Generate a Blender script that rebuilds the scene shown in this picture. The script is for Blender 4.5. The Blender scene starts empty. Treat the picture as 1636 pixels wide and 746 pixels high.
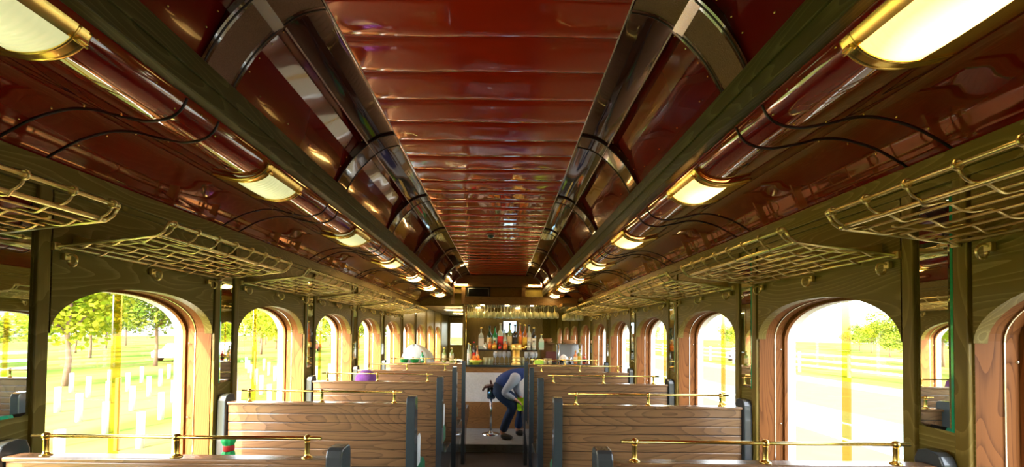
import bpy, bmesh, math, random
from mathutils import Vector, Matrix
random.seed(7)
PI = math.pi
sc = bpy.context.scene
COL = sc.collection
H = 1.42            # camera height over the bar platform floor
CX = 0.085          # camera stands a little right of the car's centre line
F = 620.0
def at(px, py, y):  # where a sight line of the photograph meets the plane at distance y (used for measuring only)
    return Vector((CX + (px-803)*y/F, y, H + (534-py)*y/F))

# ------------------------------------------------------------------ mesh builder
class MB:
    def __init__(s): s.v = []; s.f = []; s.m = []; s.sm = []
    def add(s, vs, fs, mi=0, smooth=False):
        b = len(s.v); s.v += [tuple(v) for v in vs]
        for f in fs: s.f.append([i+b for i in f]); s.m.append(mi); s.sm.append(smooth)
        return s
    def box(s, x0, x1, y0, y1, z0, z1, mi=0, bev=0.0):
        if x0 > x1: x0, x1 = x1, x0
        if y0 > y1: y0, y1 = y1, y0
        if z0 > z1: z0, z1 = z1, z0
        if bev <= 0:
            vs = [(x, y, z) for x in (x0, x1) for y in (y0, y1) for z in (z0, z1)]
            return s.add(vs, [(0,1,3,2),(4,6,7,5),(0,4,5,1),(2,3,7,6),(0,2,6,4),(1,5,7,3)], mi)
        bm = bmesh.new(); bmesh.ops.create_cube(bm, size=1)
        for v in bm.verts: v.co = Vector(((x0+x1)/2+v.co.x*(x1-x0), (y0+y1)/2+v.co.y*(y1-y0), (z0+z1)/2+v.co.z*(z1-z0)))
        bmesh.ops.bevel(bm, geom=bm.edges[:], offset=min(bev, .45*min(x1-x0, y1-y0, z1-z0)), segments=2, affect='EDGES', profile=.5)
        return s.bm(bm, mi)
    def bm(s, bm, mi=0, smooth=False, M=None):
        bm.verts.ensure_lookup_table(); bm.verts.index_update()
        vs = [(M @ v.co) if M else v.co.copy() for v in bm.verts]
        s.add(vs, [[v.index for v in f.verts] for f in bm.faces], mi, smooth); bm.free(); return s
    def tube(s, pts, r, n=8, mi=0, caps=True, closed=False):
        pts = [Vector(p) for p in pts]; N = len(pts); vs = []; up = None
        for i, p in enumerate(pts):
            if closed: t = pts[(i+1) % N]-pts[i-1]
            else: t = pts[min(i+1, N-1)]-pts[max(i-1, 0)]
            t.normalize()
            if up is None: up = Vector((0,0,1)) if abs(t.z) < .9 else Vector((1,0,0))
            a = t.cross(up); a.normalize(); b = a.cross(t); up = b
            rr = r[i] if isinstance(r, (list, tuple)) else r
            for k in range(n):
                q = 2*PI*k/n; vs.append(p + (a*math.cos(q)+b*math.sin(q))*rr)
        fs = []
        for i in range(N if closed else N-1):
            j = (i+1) % N
            for k in range(n): fs.append((i*n+k, i*n+(k+1) % n, j*n+(k+1) % n, j*n+k))
        s.add(vs, fs, mi, True)
        if caps and not closed:
            b = len(s.v)-len(vs)
            s.f.append([b+k for k in range(n)][::-1]); s.m.append(mi); s.sm.append(False)
            s.f.append([b+(N-1)*n+k for k in range(n)]); s.m.append(mi); s.sm.append(False)
        return s
    def lathe(s, prof, c=(0,0,0), n=16, mi=0, M=None, smooth=True):
        vs = []; c = Vector(c)
        for r, z in prof:
            for k in range(n):
                q = 2*PI*k/n; v = Vector((r*math.cos(q), r*math.sin(q), z)); vs.append((M @ v if M else v)+c)
        fs = [(i*n+k, i*n+(k+1) % n, (i+1)*n+(k+1) % n, (i+1)*n+k) for i in range(len(prof)-1) for k in range(n)]
        s.add(vs, fs, mi, smooth)
        b = len(s.v)-len(vs)
        if prof[0][0] > 1e-5: s.f.append([b+k for k in range(n)][::-1]); s.m.append(mi); s.sm.append(False)
        if prof[-1][0] > 1e-5: s.f.append([b+(len(prof)-1)*n+k for k in range(n)]); s.m.append(mi); s.sm.append(False)
        return s
    def sphere(s, c, r, mi=0, n=12, sc3=(1,1,1)):
        m = max(5, n//2+1)
        prof = [(math.sin(PI*i/m)*1.0, -math.cos(PI*i/m)) for i in range(m+1)]
        M = Matrix.Diagonal((r*sc3[0], r*sc3[1], r*sc3[2]))
        return s.lathe([(max(p[0], 1e-6), p[1]) for p in prof], c, n, mi, M)
    def grid(s, rows, mi=0, smooth=True):
        n = len(rows[0]); vs = [p for r in rows for p in r]
        fs = [(i*n+j, i*n+j+1, (i+1)*n+j+1, (i+1)*n+j) for i in range(len(rows)-1) for j in range(n-1)]
        return s.add(vs, fs, mi, smooth)
    def prism(s, poly, fn, a, b, mi=0, bev=0):
        # poly: 2-D outline, fn(u, v, w) -> xyz, extruded between w = a and w = b
        bm = bmesh.new()
        vs = [bm.verts.new(fn(u, v, a)) for u, v in poly]; f = bm.faces.new(vs)
        e = bmesh.ops.extrude_face_region(bm, geom=[f])
        d = Vector(fn(0, 0, b))-Vector(fn(0, 0, a))
        for g in e['geom']:
            if isinstance(g, bmesh.types.BMVert): g.co += d
        bmesh.ops.recalc_face_normals(bm, faces=bm.faces)
        if bev:
            ed = [e for e in bm.edges if len(e.link_faces) == 2 and e.calc_face_angle(0) > 1.0]
            bmesh.ops.bevel(bm, geom=ed, offset=bev, segments=2, affect='EDGES', profile=.5)
        bmesh.ops.triangulate(bm, faces=[f for f in bm.faces if len(f.verts) > 4])
        return s.bm(bm, mi)
    def build(s, name, mats, parent=None, loc=None):
        me = bpy.data.meshes.new(name); me.from_pydata(s.v, [], s.f)
        if not isinstance(mats, (list, tuple)): mats = [mats]
        for m in mats: me.materials.append(m)
        me.polygons.foreach_set('material_index', s.m); me.polygons.foreach_set('use_smooth', s.sm)
        me.update()
        bm = bmesh.new(); bm.from_mesh(me); bmesh.ops.recalc_face_normals(bm, faces=bm.faces) if len(s.f) < 20000 else None
        bm.to_mesh(me); bm.free()
        o = bpy.data.objects.new(name, me); COL.objects.link(o)
        if parent: o.parent = parent
        if loc: o.location = loc
        return o
def tag(o, label=None, cat=None, group=None, kind=None):
    if label: o['label'] = label
    if cat: o['category'] = cat
    if group: o['group'] = group
    if kind: o['kind'] = kind
    return o
def empty(name, loc=(0,0,0), rz=0, label=None, cat=None, group=None, kind=None):
    o = bpy.data.objects.new(name, None); COL.objects.link(o); o.location = loc; o.rotation_euler = (0,0,rz); o.empty_display_size = .05
    return tag(o, label, cat, group, kind)
def copy_tree(o, parent=None, loc=None, sx=None, **kw):
    c = o.copy(); COL.objects.link(c); c.parent = parent
    if loc is not None: c.location = loc
    if sx is not None: c.scale.x = sx
    for k, v in kw.items(): c[k] = v
    for ch in list(o.children): copy_tree(ch, c)
    return c
def catmull(P, n=6):
    P = [Vector(p) for p in P]; out = []
    for i in range(len(P)-1):
        a, b, c, d = P[max(i-1, 0)], P[i], P[i+1], P[min(i+2, len(P)-1)]
        for k in range(n):
            t = k/n; out.append(.5*((2*b)+(c-a)*t+(2*a-5*b+4*c-d)*t*t+(-a+3*b-3*c+d)*t**3))
    out.append(P[-1]); return out

# ------------------------------------------------------------------ materials
def new_mat(name):
    m = bpy.data.materials.new(name); m.use_nodes = True
    return m, m.node_tree, m.node_tree.nodes['Principled BSDF']
def flat(name, col, rough=.5, metal=0, coat=0, emit=None, es=0, alpha=None, trans=0, ior=1.45, var=0.0, bump=0.0, bscale=40, spec=.5):
    m, nt, b = new_mat(name)
    b.inputs['Base Color'].default_value = (*col, 1); b.inputs['Roughness'].default_value = rough
    b.inputs['Metallic'].default_value = metal; b.inputs['Coat Weight'].default_value = coat; b.inputs['Coat Roughness'].default_value = .04
    b.inputs['Transmission Weight'].default_value = trans; b.inputs['IOR'].default_value = ior
    b.inputs['Specular IOR Level'].default_value = spec
    if emit: b.inputs['Emission Color'].default_value = (*emit, 1); b.inputs['Emission Strength'].default_value = es
    tc = nt.nodes.new('ShaderNodeTexCoord'); nz = nt.nodes.new('ShaderNodeTexNoise'); nz.inputs['Scale'].default_value = bscale; nz.inputs['Detail'].default_value = 3
    nt.links.new(tc.outputs['Object'], nz.inputs['Vector'])
    if var:
        mx = nt.nodes.new('ShaderNodeMixRGB'); mx.blend_type = 'MIX'
        mx.inputs[1].default_value = (*[c*(1-var) for c in col], 1); mx.inputs[2].default_value = (*[min(1, c*(1+var)) for c in col], 1)
        nt.links.new(nz.outputs['Fac'], mx.inputs[0]); nt.links.new(mx.outputs[0], b.inputs['Base Color'])
    if bump:
        bp = nt.nodes.new('ShaderNodeBump'); bp.inputs['Strength'].default_value = bump; bp.inputs['Distance'].default_value = .01
        nt.links.new(nz.outputs['Fac'], bp.inputs['Height']); nt.links.new(bp.outputs[0], b.inputs['Normal'])
    return m
def wood(name, ca, cb, grain='y', rough=.35, rings=22, coat=.2, fine=.35, sc1=2.2, bump=.15):
    m, nt, b = new_mat(name); N = nt.nodes.new; L = nt.links.new
    tc = N('ShaderNodeTexCoord'); oi = N('ShaderNodeObjectInfo'); ad = N('ShaderNodeVectorMath'); ad.operation = 'ADD'
    mu = N('ShaderNodeMath'); mu.operation = 'MULTIPLY'; mu.inputs[1].default_value = 7.3
    L(oi.outputs['Random'], mu.inputs[0]); L(tc.outputs['Object'], ad.inputs[0]); L(mu.outputs[0], ad.inputs[1])
    def mp(a, c):
        q = N('ShaderNodeMapping'); q.inputs['Scale'].default_value = {'x': (a, c, c), 'y': (c, a, c), 'z': (c, c, a)}[grain]
        L(ad.outputs[0], q.inputs['Vector']); return q
    n1 = N('ShaderNodeTexNoise'); n1.inputs['Scale'].default_value = sc1; n1.inputs['Detail'].default_value = 1.5; L(mp(.45, 2.4).outputs[0], n1.inputs['Vector'])
    m2 = N('ShaderNodeMath'); m2.operation = 'MULTIPLY'; m2.inputs[1].default_value = rings*2.3; L(n1.outputs['Fac'], m2.inputs[0])
    m3 = N('ShaderNodeMath'); m3.operation = 'FRACT'; L(m2.outputs[0], m3.inputs[0])
    m4 = N('ShaderNodeMapRange'); m4.inputs['From Min'].default_value = 0; m4.inputs['To Min'].default_value = 0; m4.inputs['To Max'].default_value = 1; L(m3.outputs[0], m4.inputs['Value'])
    n2 = N('ShaderNodeTexNoise'); n2.inputs['Scale'].default_value = 3; n2.inputs['Detail'].default_value = 4; L(mp(2.5, 90).outputs[0], n2.inputs['Vector'])
    mx0 = N('ShaderNodeMath'); mx0.operation = 'MULTIPLY_ADD'; mx0.inputs[1].default_value = 1-fine; L(m4.outputs[0], mx0.inputs[0])
    m5 = N('ShaderNodeMath'); m5.operation = 'MULTIPLY'; m5.inputs[1].default_value = fine; L(n2.outputs['Fac'], m5.inputs[0]); L(m5.outputs[0], mx0.inputs[2])
    rp = N('ShaderNodeValToRGB'); rp.color_ramp.elements[0].color = (*[c*1.06 for c in cb], 1); rp.color_ramp.elements[1].color = (*ca, 1)
    rp.color_ramp.elements[0].position = .05; rp.color_ramp.elements[1].position = .97
    e_ = rp.color_ramp.elements.new(.62); e_.color = (*[b_*.86+a_*.14 for a_, b_ in zip(ca, cb)], 1)
    L(mx0.outputs[0], rp.inputs[0]); L(rp.outputs[0], b.inputs['Base Color'])
    b.inputs['Roughness'].default_value = rough; b.inputs['Coat Weight'].default_value = coat; b.inputs['Coat Roughness'].default_value = .15
    bp = N('ShaderNodeBump'); bp.inputs['Strength'].default_value = bump; bp.inputs['Distance'].default_value = .004
    L(mx0.outputs[0], bp.inputs['Height']); L(bp.outputs[0], b.inputs['Normal'])
    return m
def lacquer(name, col, rough=.06, wav=.05, wsc=3.0):
    m, nt, b = new_mat(name); N = nt.nodes.new; L = nt.links.new
    b.inputs['Roughness'].default_value = rough; b.inputs['Coat Weight'].default_value = 1; b.inputs['Coat Roughness'].default_value = .03; b.inputs['Coat IOR'].default_value = 1.55
    b.inputs['Specular IOR Level'].default_value = .5
    tc = N('ShaderNodeTexCoord'); nz = N('ShaderNodeTexNoise'); nz.inputs['Scale'].default_value = wsc; nz.inputs['Detail'].default_value = 1
    L(tc.outputs['Object'], nz.inputs['Vector'])
    n2 = N('ShaderNodeTexNoise'); n2.inputs['Scale'].default_value = 1.3; L(tc.outputs['Object'], n2.inputs['Vector'])
    mx = N('ShaderNodeMixRGB'); mx.inputs[1].default_value = (*[c*.75 for c in col], 1); mx.inputs[2].default_value = (*[c*1.25 for c in col], 1)
    L(n2.outputs['Fac'], mx.inputs[0]); L(mx.outputs[0], b.inputs['Base Color'])
    bp = N('ShaderNodeBump'); bp.inputs['Strength'].default_value = wav; bp.inputs['Distance'].default_value = .05
    L(nz.outputs['Fac'], bp.inputs['Height']); L(bp.outputs[0], b.inputs['Normal']); L(bp.outputs[0], b.inputs['Coat Normal'])
    return m
def schlick(nt, f0, k=1.0):
    N = nt.nodes.new; L = nt.links.new; lw = N('ShaderNodeLayerWeight'); lw.inputs['Blend'].default_value = .5
    p = N('ShaderNodeMath'); p.operation = 'POWER'; p.inputs[1].default_value = 5; L(lw.outputs['Facing'], p.inputs[0])
    a = N('ShaderNodeMath'); a.operation = 'MULTIPLY_ADD'; a.inputs[1].default_value = (1-f0)*k; a.inputs[2].default_value = f0; L(p.outputs[0], a.inputs[0]); return a.outputs[0]
def clearglass(name, tint=(1,1,1), amount=.12, rough=0.0):
    m = bpy.data.materials.new(name); m.use_nodes = True; nt = m.node_tree; nt.nodes.clear(); N = nt.nodes.new; L = nt.links.new
    o = N('ShaderNodeOutputMaterial'); t = N('ShaderNodeBsdfTransparent'); t.inputs[0].default_value = (*tint, 1)
    g = N('ShaderNodeBsdfGlossy'); g.inputs['Roughness'].default_value = rough; mx = N('ShaderNodeMixShader')
    L(schlick(nt, amount, .8), mx.inputs[0]); L(t.outputs[0], mx.inputs[1]); L(g.outputs[0], mx.inputs[2]); L(mx.outputs[0], o.inputs[0])
    return m
OAK = wood('dark_oak', (.36,.28,.09), (.165,.115,.018), 'y', .33, 15, .25)
OAKV = wood('dark_oak_upright', (.34,.25,.07), (.18,.120,.020), 'z', .33, 9, .25)
BEAMOAK = wood('beam_oak', (.16,.15,.055), (.060,.056,.013), 'y', .4, 14, .15)
JAMB = wood('golden_oak', (.078,.022,.004), (.235,.086,.021), 'z', .6, 13, 0); JAMB.node_tree.nodes['Principled BSDF'].inputs['Specular IOR Level'].default_value = .15
for _m in (OAK, OAKV, BEAMOAK):
    _m.node_tree.nodes['Principled BSDF'].inputs['Specular IOR Level'].default_value = .22; _m.node_tree.nodes['Principled BSDF'].inputs['Coat Weight'].default_value = .04
PLANK = wood('bench_oak', (.060,.032,.020), (.25,.130,.060), 'x', .24, 10, .4, .45)
BAROAK = wood('bar_oak', (.16,.07,.02), (.36,.18,.06), 'x', .35, 12, .3)
RED = lacquer('red_lacquer', (.22,.007,.003), .05, .035, 2.0); RED.node_tree.nodes['Principled BSDF'].inputs['Coat IOR'].default_value = 1.95
CEILRED = lacquer('ceiling_red_lacquer', (.42,.022,.004), .07, .07, 5); CEILRED.node_tree.nodes['Principled BSDF'].inputs['Coat IOR'].default_value = 1.6
COVE = lacquer('cove_lacquer', (.050,.014,.010), .07, .10, 2.6)
COVERED = lacquer('cove_red_lacquer', (.16,.008,.006), .10, .08, 3)
RIB = lacquer('rib_lacquer', (.075,.022,.012), .10, .04, 4)
MESH = flat('speaker_cloth', (.24,.14,.09), .8, var=.25, bump=.6, bscale=260)
SEAM = flat('seam_black', (.012,.006,.005), .4)
BRASS = flat('polished_brass', (1,.70,.20), .22, 1, var=.06, bscale=12)
ABRASS = flat('aged_brass', (.80,.68,.32), .33, 1, var=.15, bscale=25)
STEEL = flat('stainless_steel', (.62,.63,.64), .22, 1, var=.05)
BLACK = flat('black_paint', (.050,.060,.068), .25, 0, .5, var=.15, bscale=8)
GREEN = flat('green_vinyl', (.012,.20,.10), .32, 0, .3, var=.15, bscale=10, bump=.1)
MIRROR = flat('mirror_silver', (.86,.90,.86), .015, 1)
MEDGE = flat('mirror_green_edge', (.02,.42,.20), .05, .2, 1)
STRIP = clearglass('amber_strip', (.94,.77,.36), .06)
PANE = clearglass('window_glass', (.99,1,.985), .06)
def lens_mat():
    m, nt, b = new_mat('lamp_lens'); N = nt.nodes.new; L = nt.links.new
    b.inputs['Base Color'].default_value = (.85,.78,.55,1); b.inputs['Roughness'].default_value = .25
    tc = N('ShaderNodeTexCoord'); w = N('ShaderNodeTexWave'); w.bands_direction = 'Y'; w.inputs['Scale'].default_value = 22; w.inputs['Distortion'].default_value = .5
    L(tc.outputs['Object'], w.inputs['Vector']); bp = N('ShaderNodeBump'); bp.inputs['Strength'].default_value = .3; bp.inputs['Distance'].default_value = .004
    L(w.outputs['Fac'], bp.inputs['Height']); L(bp.outputs[0], b.inputs['Normal'])
    b.inputs['Emission Color'].default_value = (1,.56,.15,1)
    mp_ = N('ShaderNodeMapping'); mp_.inputs['Scale'].default_value = (13, 7.5, 0); L(tc.outputs['Object'], mp_.inputs[0])
    ln = N('ShaderNodeVectorMath'); ln.operation = 'LENGTH'; L(mp_.outputs[0], ln.inputs[0])
    mr = N('ShaderNodeMapRange'); mr.name = 'glow'; mr.inputs['From Min'].default_value = .15; mr.inputs['From Max'].default_value = 1.0; mr.inputs['To Min'].default_value = 3.4; mr.inputs['To Max'].default_value = .8
    L(ln.outputs['Value'], mr.inputs['Value']); L(mr.outputs[0], b.inputs['Emission Strength'])
    return m
LENS = lens_mat()
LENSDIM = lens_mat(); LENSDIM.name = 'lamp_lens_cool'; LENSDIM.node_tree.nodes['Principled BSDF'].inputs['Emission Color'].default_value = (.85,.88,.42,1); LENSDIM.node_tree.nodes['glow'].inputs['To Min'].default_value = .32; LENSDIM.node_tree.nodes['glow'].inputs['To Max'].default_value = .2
FLOOR = flat('aisle_carpet', (.040,.030,.024), .85, var=.4, bscale=60, bump=.3)
PLAT = wood('platform_boards', (.16,.185,.20), (.30,.335,.35), 'x', .35, 8, .2)

# ------------------------------------------------------------------ dimensions
P = .873
def M(k): return .257 + P*k
YB, YE = M(-3)-.2, 10.25     # rear and far end of the car
YD = 6.62                    # end of the clerestory saloon
WX = 1.35                    # inner wall face
SILL, SPR, RISE = .80, H-.005, .170
ZC = H+1.01
ZW = H+.517

# ------------------------------------------------------------------ floor, ends
o = MB().box(-1.518, 1.518, YB, 5.03, -.15, -.10).build('floor', FLOOR); tag(o, kind='structure')
o = MB().box(-1.518, 1.518, 5.03, YE, -.14, 0).build('floor', PLAT); tag(o, kind='structure')
o = MB().box(-1.518, 1.518, YB-.06, YB, -.15, ZC+.1).build('wall_back', OAKV); tag(o, kind='structure')
# far end: a wall with a window in the passage door
fw = MB(); dw = (-1.29, -.95, 1.13, 1.70)
fw.box(-1.518, dw[0], YE, YE+.06, -.14, 2.0); fw.box(dw[1], 1.518, YE, YE+.06, -.14, 2.0); fw.box(dw[0], dw[1], YE, YE+.06, -.14, dw[2]); fw.box(dw[0], dw[1], YE, YE+.06, dw[3], 2.0)
tag(fw.build('wall_front', OAKV), kind='structure')
dr = tag(empty('door_1', (-1.12, YE, 0)), kind='structure')
d = MB(); d.box(-.21, .21, -.03, -.002, 0, dw[2]-.02, bev=.004); d.box(-.21, .21, -.03, -.002, dw[3]+.02, 1.85, bev=.004); d.box(-.21, -.17, -.03, -.002, dw[2]-.02, dw[3]+.02); d.box(.17, .21, -.03, -.002, dw[2]-.02, dw[3]+.02)
d.build('door_leaf', OAKV, dr); MB().box(-.17, .17, .01, .016, dw[2], dw[3]).build('pane', PANE, dr)
MB().tube([(.19,-.03,.95),(.19,-.07,.95),(.19,-.07,1.05),(.19,-.03,1.05)], .008).build('handle', BRASS, dr)

# ------------------------------------------------------------------ side walls with arched openings
def arch_z(t):  # t in -1..1 across the opening
    return SPR + RISE*math.sqrt(max(0, 1-abs(t)**2.25))
NA = 28
def arch_pts(y0, y1):
    ts = [-math.cos(PI*i/NA) for i in range(NA+1)]
    return [((y0+y1)/2+t*(y1-y0)/2, arch_z(t)) for t in ts]
K0, K1 = -3, 10
HW = P/2-.09
def wall_sheet(mb, s, x, top, mi=0):
    for k in range(K0, K1):
        yc = M(k)+P/2; y0, y1 = yc-HW, yc+HW
        A = arch_pts(y0, y1)
        mb.grid([[(s*x, y, z) for y, z in A], [(s*x, y, top) for y, z in A]], mi, False)
        mb.grid([[(s*x, y0, -.12), (s*x, y1, -.12)], [(s*x, y0, SILL), (s*x, y1, SILL)]], mi, False)
        mb.grid([[(s*x, y1, -.12), (s*x, M(k+1)+.09, -.12)], [(s*x, y1, top), (s*x, M(k+1)+.09, top)]], mi, False)
    mb.grid([[(s*x, YB, -.12), (s*x, M(K0)+.09, -.12)], [(s*x, YB, top), (s*x, M(K0)+.09, top)]], mi, False)
    mb.grid([[(s*x, M(K1)+.09, -.12), (s*x, YE, -.12)], [(s*x, M(K1)+.09, top), (s*x, YE, top)]], mi, False)
for s, nm in ((-1, 'left'), (1, 'right')):
    w = MB(); wall_sheet(w, s, WX, ZW+.02); wall_sheet(w, s, 1.518, ZW+.02)
    w.grid([[(s*WX, YB, ZW+.02), (s*WX, YE, ZW+.02)], [(s*1.518, YB, ZW+.02), (s*1.518, YE, ZW+.02)]], 0, False)
    # upright strips beside every mirror and the raised edge of the arch boards
    for k in range(K0, K1+1):
        for a, b in ((-.086, -.052), (.052, .086)):
            w.box(s*(WX-.014), s*(WX+.005), M(k)+a, M(k)+b, -.1, ZW-.01, 1, .003)
    for k in range(K0, K1):
        yc = M(k)+P/2; A = arch_pts(yc-HW+.004, yc+HW-.004); B = [(y, z) for y, z in A]
        inner = [(y, z) for y, z in A]
        outer = [(yc+(y-yc)*1.0, z+.02) for y, z in A]
        w.grid([[(s*(WX-.008), y, z-.006) for y, z in inner], [(s*(WX-.008), y, ZW-.06) for y, z in inner]], 0, False)
        w.grid([[(s*(WX-.008), y, z-.006) for y, z in inner], [(s*(WX+.03), y, z-.006) for y, z in inner]], 0, True)
    # cornice board under the red ceiling
    w.box(s*(WX-.026), s*(WX+.005), YB, YD, ZW-.052, ZW+.012, 0, .004)
    w.box(s*(WX-.016), s*(WX+.005), YB, YD, ZW-.075, ZW-.050, 0, .003)
    tag(w.build('wall_'+nm, [OAK, OAKV]), kind='structure')

# windows: jamb, inner frame, pane, centre bar
FRAMEW = flat('outer_frame_paint', (.85,.82,.74), .5, var=.1)
METAL = flat('metal_bead', (.75,.72,.65), .2, 1)
def window(n, s, k):
    root = tag(empty('window_%d' % n, (s*WX, M(k)+P/2, 0)), kind='structure')
    def ring(mb, xa, xb, ya, mi, smooth=False):   # reveal strip between two depths, opening shrunk by ya
        hw = HW-ya; pts = [(-hw, SILL+ya)] + [(y, z-ya) for y, z in arch_pts(-hw, hw)] + [(hw, SILL+ya)]
        pts.append(pts[0])
        mb.grid([[(s*xa, y, z) for y, z in pts], [(s*xb, y, z) for y, z in pts]], mi, smooth)
        return pts
    def face(mb, x, ya, yb, mi):
        def pp(e):
            hw = HW-e; q = [(-hw, SILL+e)] + [(y, z-e) for y, z in arch_pts(-hw, hw)] + [(hw, SILL+e)]
            q.append(q[0]); return q
        a, b = pp(ya), pp(yb)
        mb.grid([[(s*x, y, z) for y, z in a], [(s*x, y, z) for y, z in b]], mi, False)
    j = MB(); ring(j, 0, .075, 0, 0); j.build('jamb', JAMB, root)
    f = MB(); face(f, .075, 0, .003, 1); ring(f, .075, .079, .003, 1); ring(f, .079, .115, .003, 0); face(f, .115, .003, .014, 0); ring(f, .115, .13, .014, 0)
    for sg in (-1, 1):
        for z in (1.36, 1.0):
            f.sphere((s*.097, sg*(HW-.012), z), .004, 1, 8)
    f.build('sash_frame', [JAMB, METAL], root)
    g = MB(); ring(g, .13, .168, .014, 0); g.build('outer_frame', FRAMEW, root)
    # glass: fan of quads under the arch
    hw = HW-.014; A = arch_pts(-hw, hw); g = MB()
    g.grid([[(s*.128, y, SILL+.02) for y, z in A], [(s*.128, y, z-.014) for y, z in A]], 0, False)
    g.build('pane', PANE, root)
    MB().box(s*.117, s*.127, -.017, .017, SILL+.02, arch_z(0)-.02, 0, .002).build('centre_bar', STRIP, root)
n = 0
for k in range(K0, K1):
    for s in (-1, 1): n += 1; window(n, s, k)

# ------------------------------------------------------------------ ceiling
deck = [(.800,.657),(.806,.640),(.815,.622),(.832,.604),(.855,.592),(.88,.586),(.91,.584),(.94,.588),(1.0,.600),(1.04,.611),(1.072,.616),(1.11,.617),(1.144,.613),(1.18,.604),(1.217,.592),(1.25,.578),(1.288,.557),(1.32,.538),(1.35,.515)]
deckc = [(p.x, p.y+H) for p in catmull([(a, b, 0) for a, b in deck], 4)]
cv = [(.467,1.006),(.489,1.006),(.539,.995),(.575,.977),(.606,.955),(.65,.915),(.69,.871),(.725,.82),(.75,.775),(.76,.752)]
cvc = [(p.x, p.y+H) for p in catmull([(a, b, 0) for a, b in cv], 4)]
ceil = tag(empty('ceiling', (0, 0, 0)), kind='structure')
for s in (-1, 1):
    d = MB(); d.grid([[(s*x, YB, z) for x, z in deckc], [(s*x, YD, z) for x, z in deckc]], 0)
    d.build('lower_deck_panel', RED, ceil)
    t = MB()
    for k in range(-1, 8):
        for a in (-.06, .06):
            if M(k)+a < YD-.02: t.tube([(s*x, M(k)+a, z-.0005) for x, z in deckc[2:-1]], .0038, 6)
    t.build('seam_strip', SEAM, ceil)
    t = MB()
    for k in range(-1, 8):
        for a in (-.075, .075):
            for i in (10, 20, 30, 40, 50, 60):
                if M(k)+a < YD-.02: t.sphere((s*deckc[i][0], M(k)+a, deckc[i][1]-.001), .0028, 0, 6)
        for q in range(6):
            if M(k)+q*.145 < YD-.02: t.sphere((s*deckc[5][0], M(k)+q*.145, deckc[5][1]), .0028, 0, 6)
    tag(t.build('screw_row', BRASS, ceil), kind='stuff')
    # cove: glossy upper curve, bead, set-back red side panels
    i0 = [i for i, p in enumerate(cvc) if p[0] >= .606][0]
    c = MB(); up = cvc[:i0+1]
    c.grid([[(s*x, YB, z+.006) for x, z in up], [(s*x, YD, z+.006) for x, z in up]], 0)
    c.build('cove_panel', COVE, ceil)
    c = MB(); c.tube([(s*.608, YB, cvc[i0][1]+.001), (s*.608, YD, cvc[i0][1]+.001)], .0035, 6)
    c.tube([(s*.468, YB, ZC-.004), (s*.468, YD, ZC-.004)], .003, 6); c.build('bead_moulding', flat('bead_%d' % s, (.50,.40,.33), .3, .6), ceil)
    c = MB(); q = [(.606, cvc[i0][1]+.006), (.655, H+.963), (.700, H+.905), (.778, H+.740)]
    c.grid([[(s*x, YB, z) for x, z in q], [(s*x, YD, z) for x, z in q]], 0, False)
    c.build('side_panel', COVERED, ceil)
    for k in range(0, 8):
        if M(k)+.06 > YD: continue
        r = MB(); th = .007
        ys = (M(k)-.058, M(k)+.058); lo = [(x, z-.001) for x, z in cvc[2:]]
        hi = [(x+.012, z+.03) for x, z in cvc[2:]]
        r.grid([[(s*x, ys[0], z) for x, z in lo], [(s*x, ys[1], z) for x, z in lo]], 1 if k == 1 else 0)
        for y in ys: r.grid([[(s*x, y, z) for x, z in lo], [(s*x, y, z) for x, z in hi]], 0, False)
        if k == 1:
            for y in ys: r.grid([[(s*x, y-.011, z-.0015) for x, z in lo], [(s*x, y+.011, z-.0015) for x, z in lo]], 0)
        r.build('rib_band', [RIB, MESH], ceil)
        e = MB()
        for y in ys: e.tube([(s*x, y, z-.001) for x, z in lo], .003, 6)
        e.build('rib_edge', SEAM, ceil)
        if k == 1:
            MB().grid([[(s*.604, M(k)-.06, H+.951), (s*.604, M(k)+.06, H+.951)], [(s*.632, M(k)-.06, H+.928), (s*.632, M(k)+.06, H+.928)]]).build('metal_strap', STEEL, ceil)
    e = MB()
    for k in range(0, 8):
        for a in (-.09, .09):
            for (x, h) in ((.625,.958), (.66,.918), (.70,.872), (.73,.828)):
                if M(k)+a < YD: e.sphere((s*x, M(k)+a, H+h), .003, 0, 6)
        for q in range(1, 5): e.sphere((s*.745, M(k)+q*.17, H+.797), .003, 0, 6)
    tag(e.build('screw_row', BRASS, ceil), kind='stuff')
# centre panel of lapped lacquered sheets
c = MB(); rows = []; y = 1.306-.178*14
def pil(t): return -.008*(1-abs(2*t-1)**9)
xs = [-.467+.934*i/16 for i in range(17)]
ys = []
while y < YD:
    for t in (0, .02, .05, .10, .2, .35, .5, .65, .8, .9, .95, .98):
        ys.append((y+t*.178, pil(t)))
    y += .178
sag = lambda x: .0
c.grid([[(x, yy, ZC+.004+dz+.0012*math.sin(x*9+yy*5)) for x in xs] for yy, dz in ys if YB < yy < YD+.1], 0)
c.build('centre_panel', CEILRED, ceil)
# roof skin above everything so no sky leaks in
c = MB(); c.box(-1.56, 1.56, YB-.06, YE+.06, ZC+.06, ZC+.10); c.build('roof_skin', OAK, ceil)
c = MB(); c.box(-1.35, 1.35, YD, YE, H+.47, H+.50); c.build('passage_ceiling', OAK, ceil)
# longitudinal oak beams
for i, s in enumerate((-1, 1)):
    b = MB(); b.box(s*.762, s*.802, YB, YD, H+.652, H+.76, 0, .004); b.box(s*.755, s*.770, YB, YD, H+.70, H+.757, 0, .003)
    tag(b.build('trim_%d' % (i+1), BEAMOAK), kind='structure')

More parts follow.
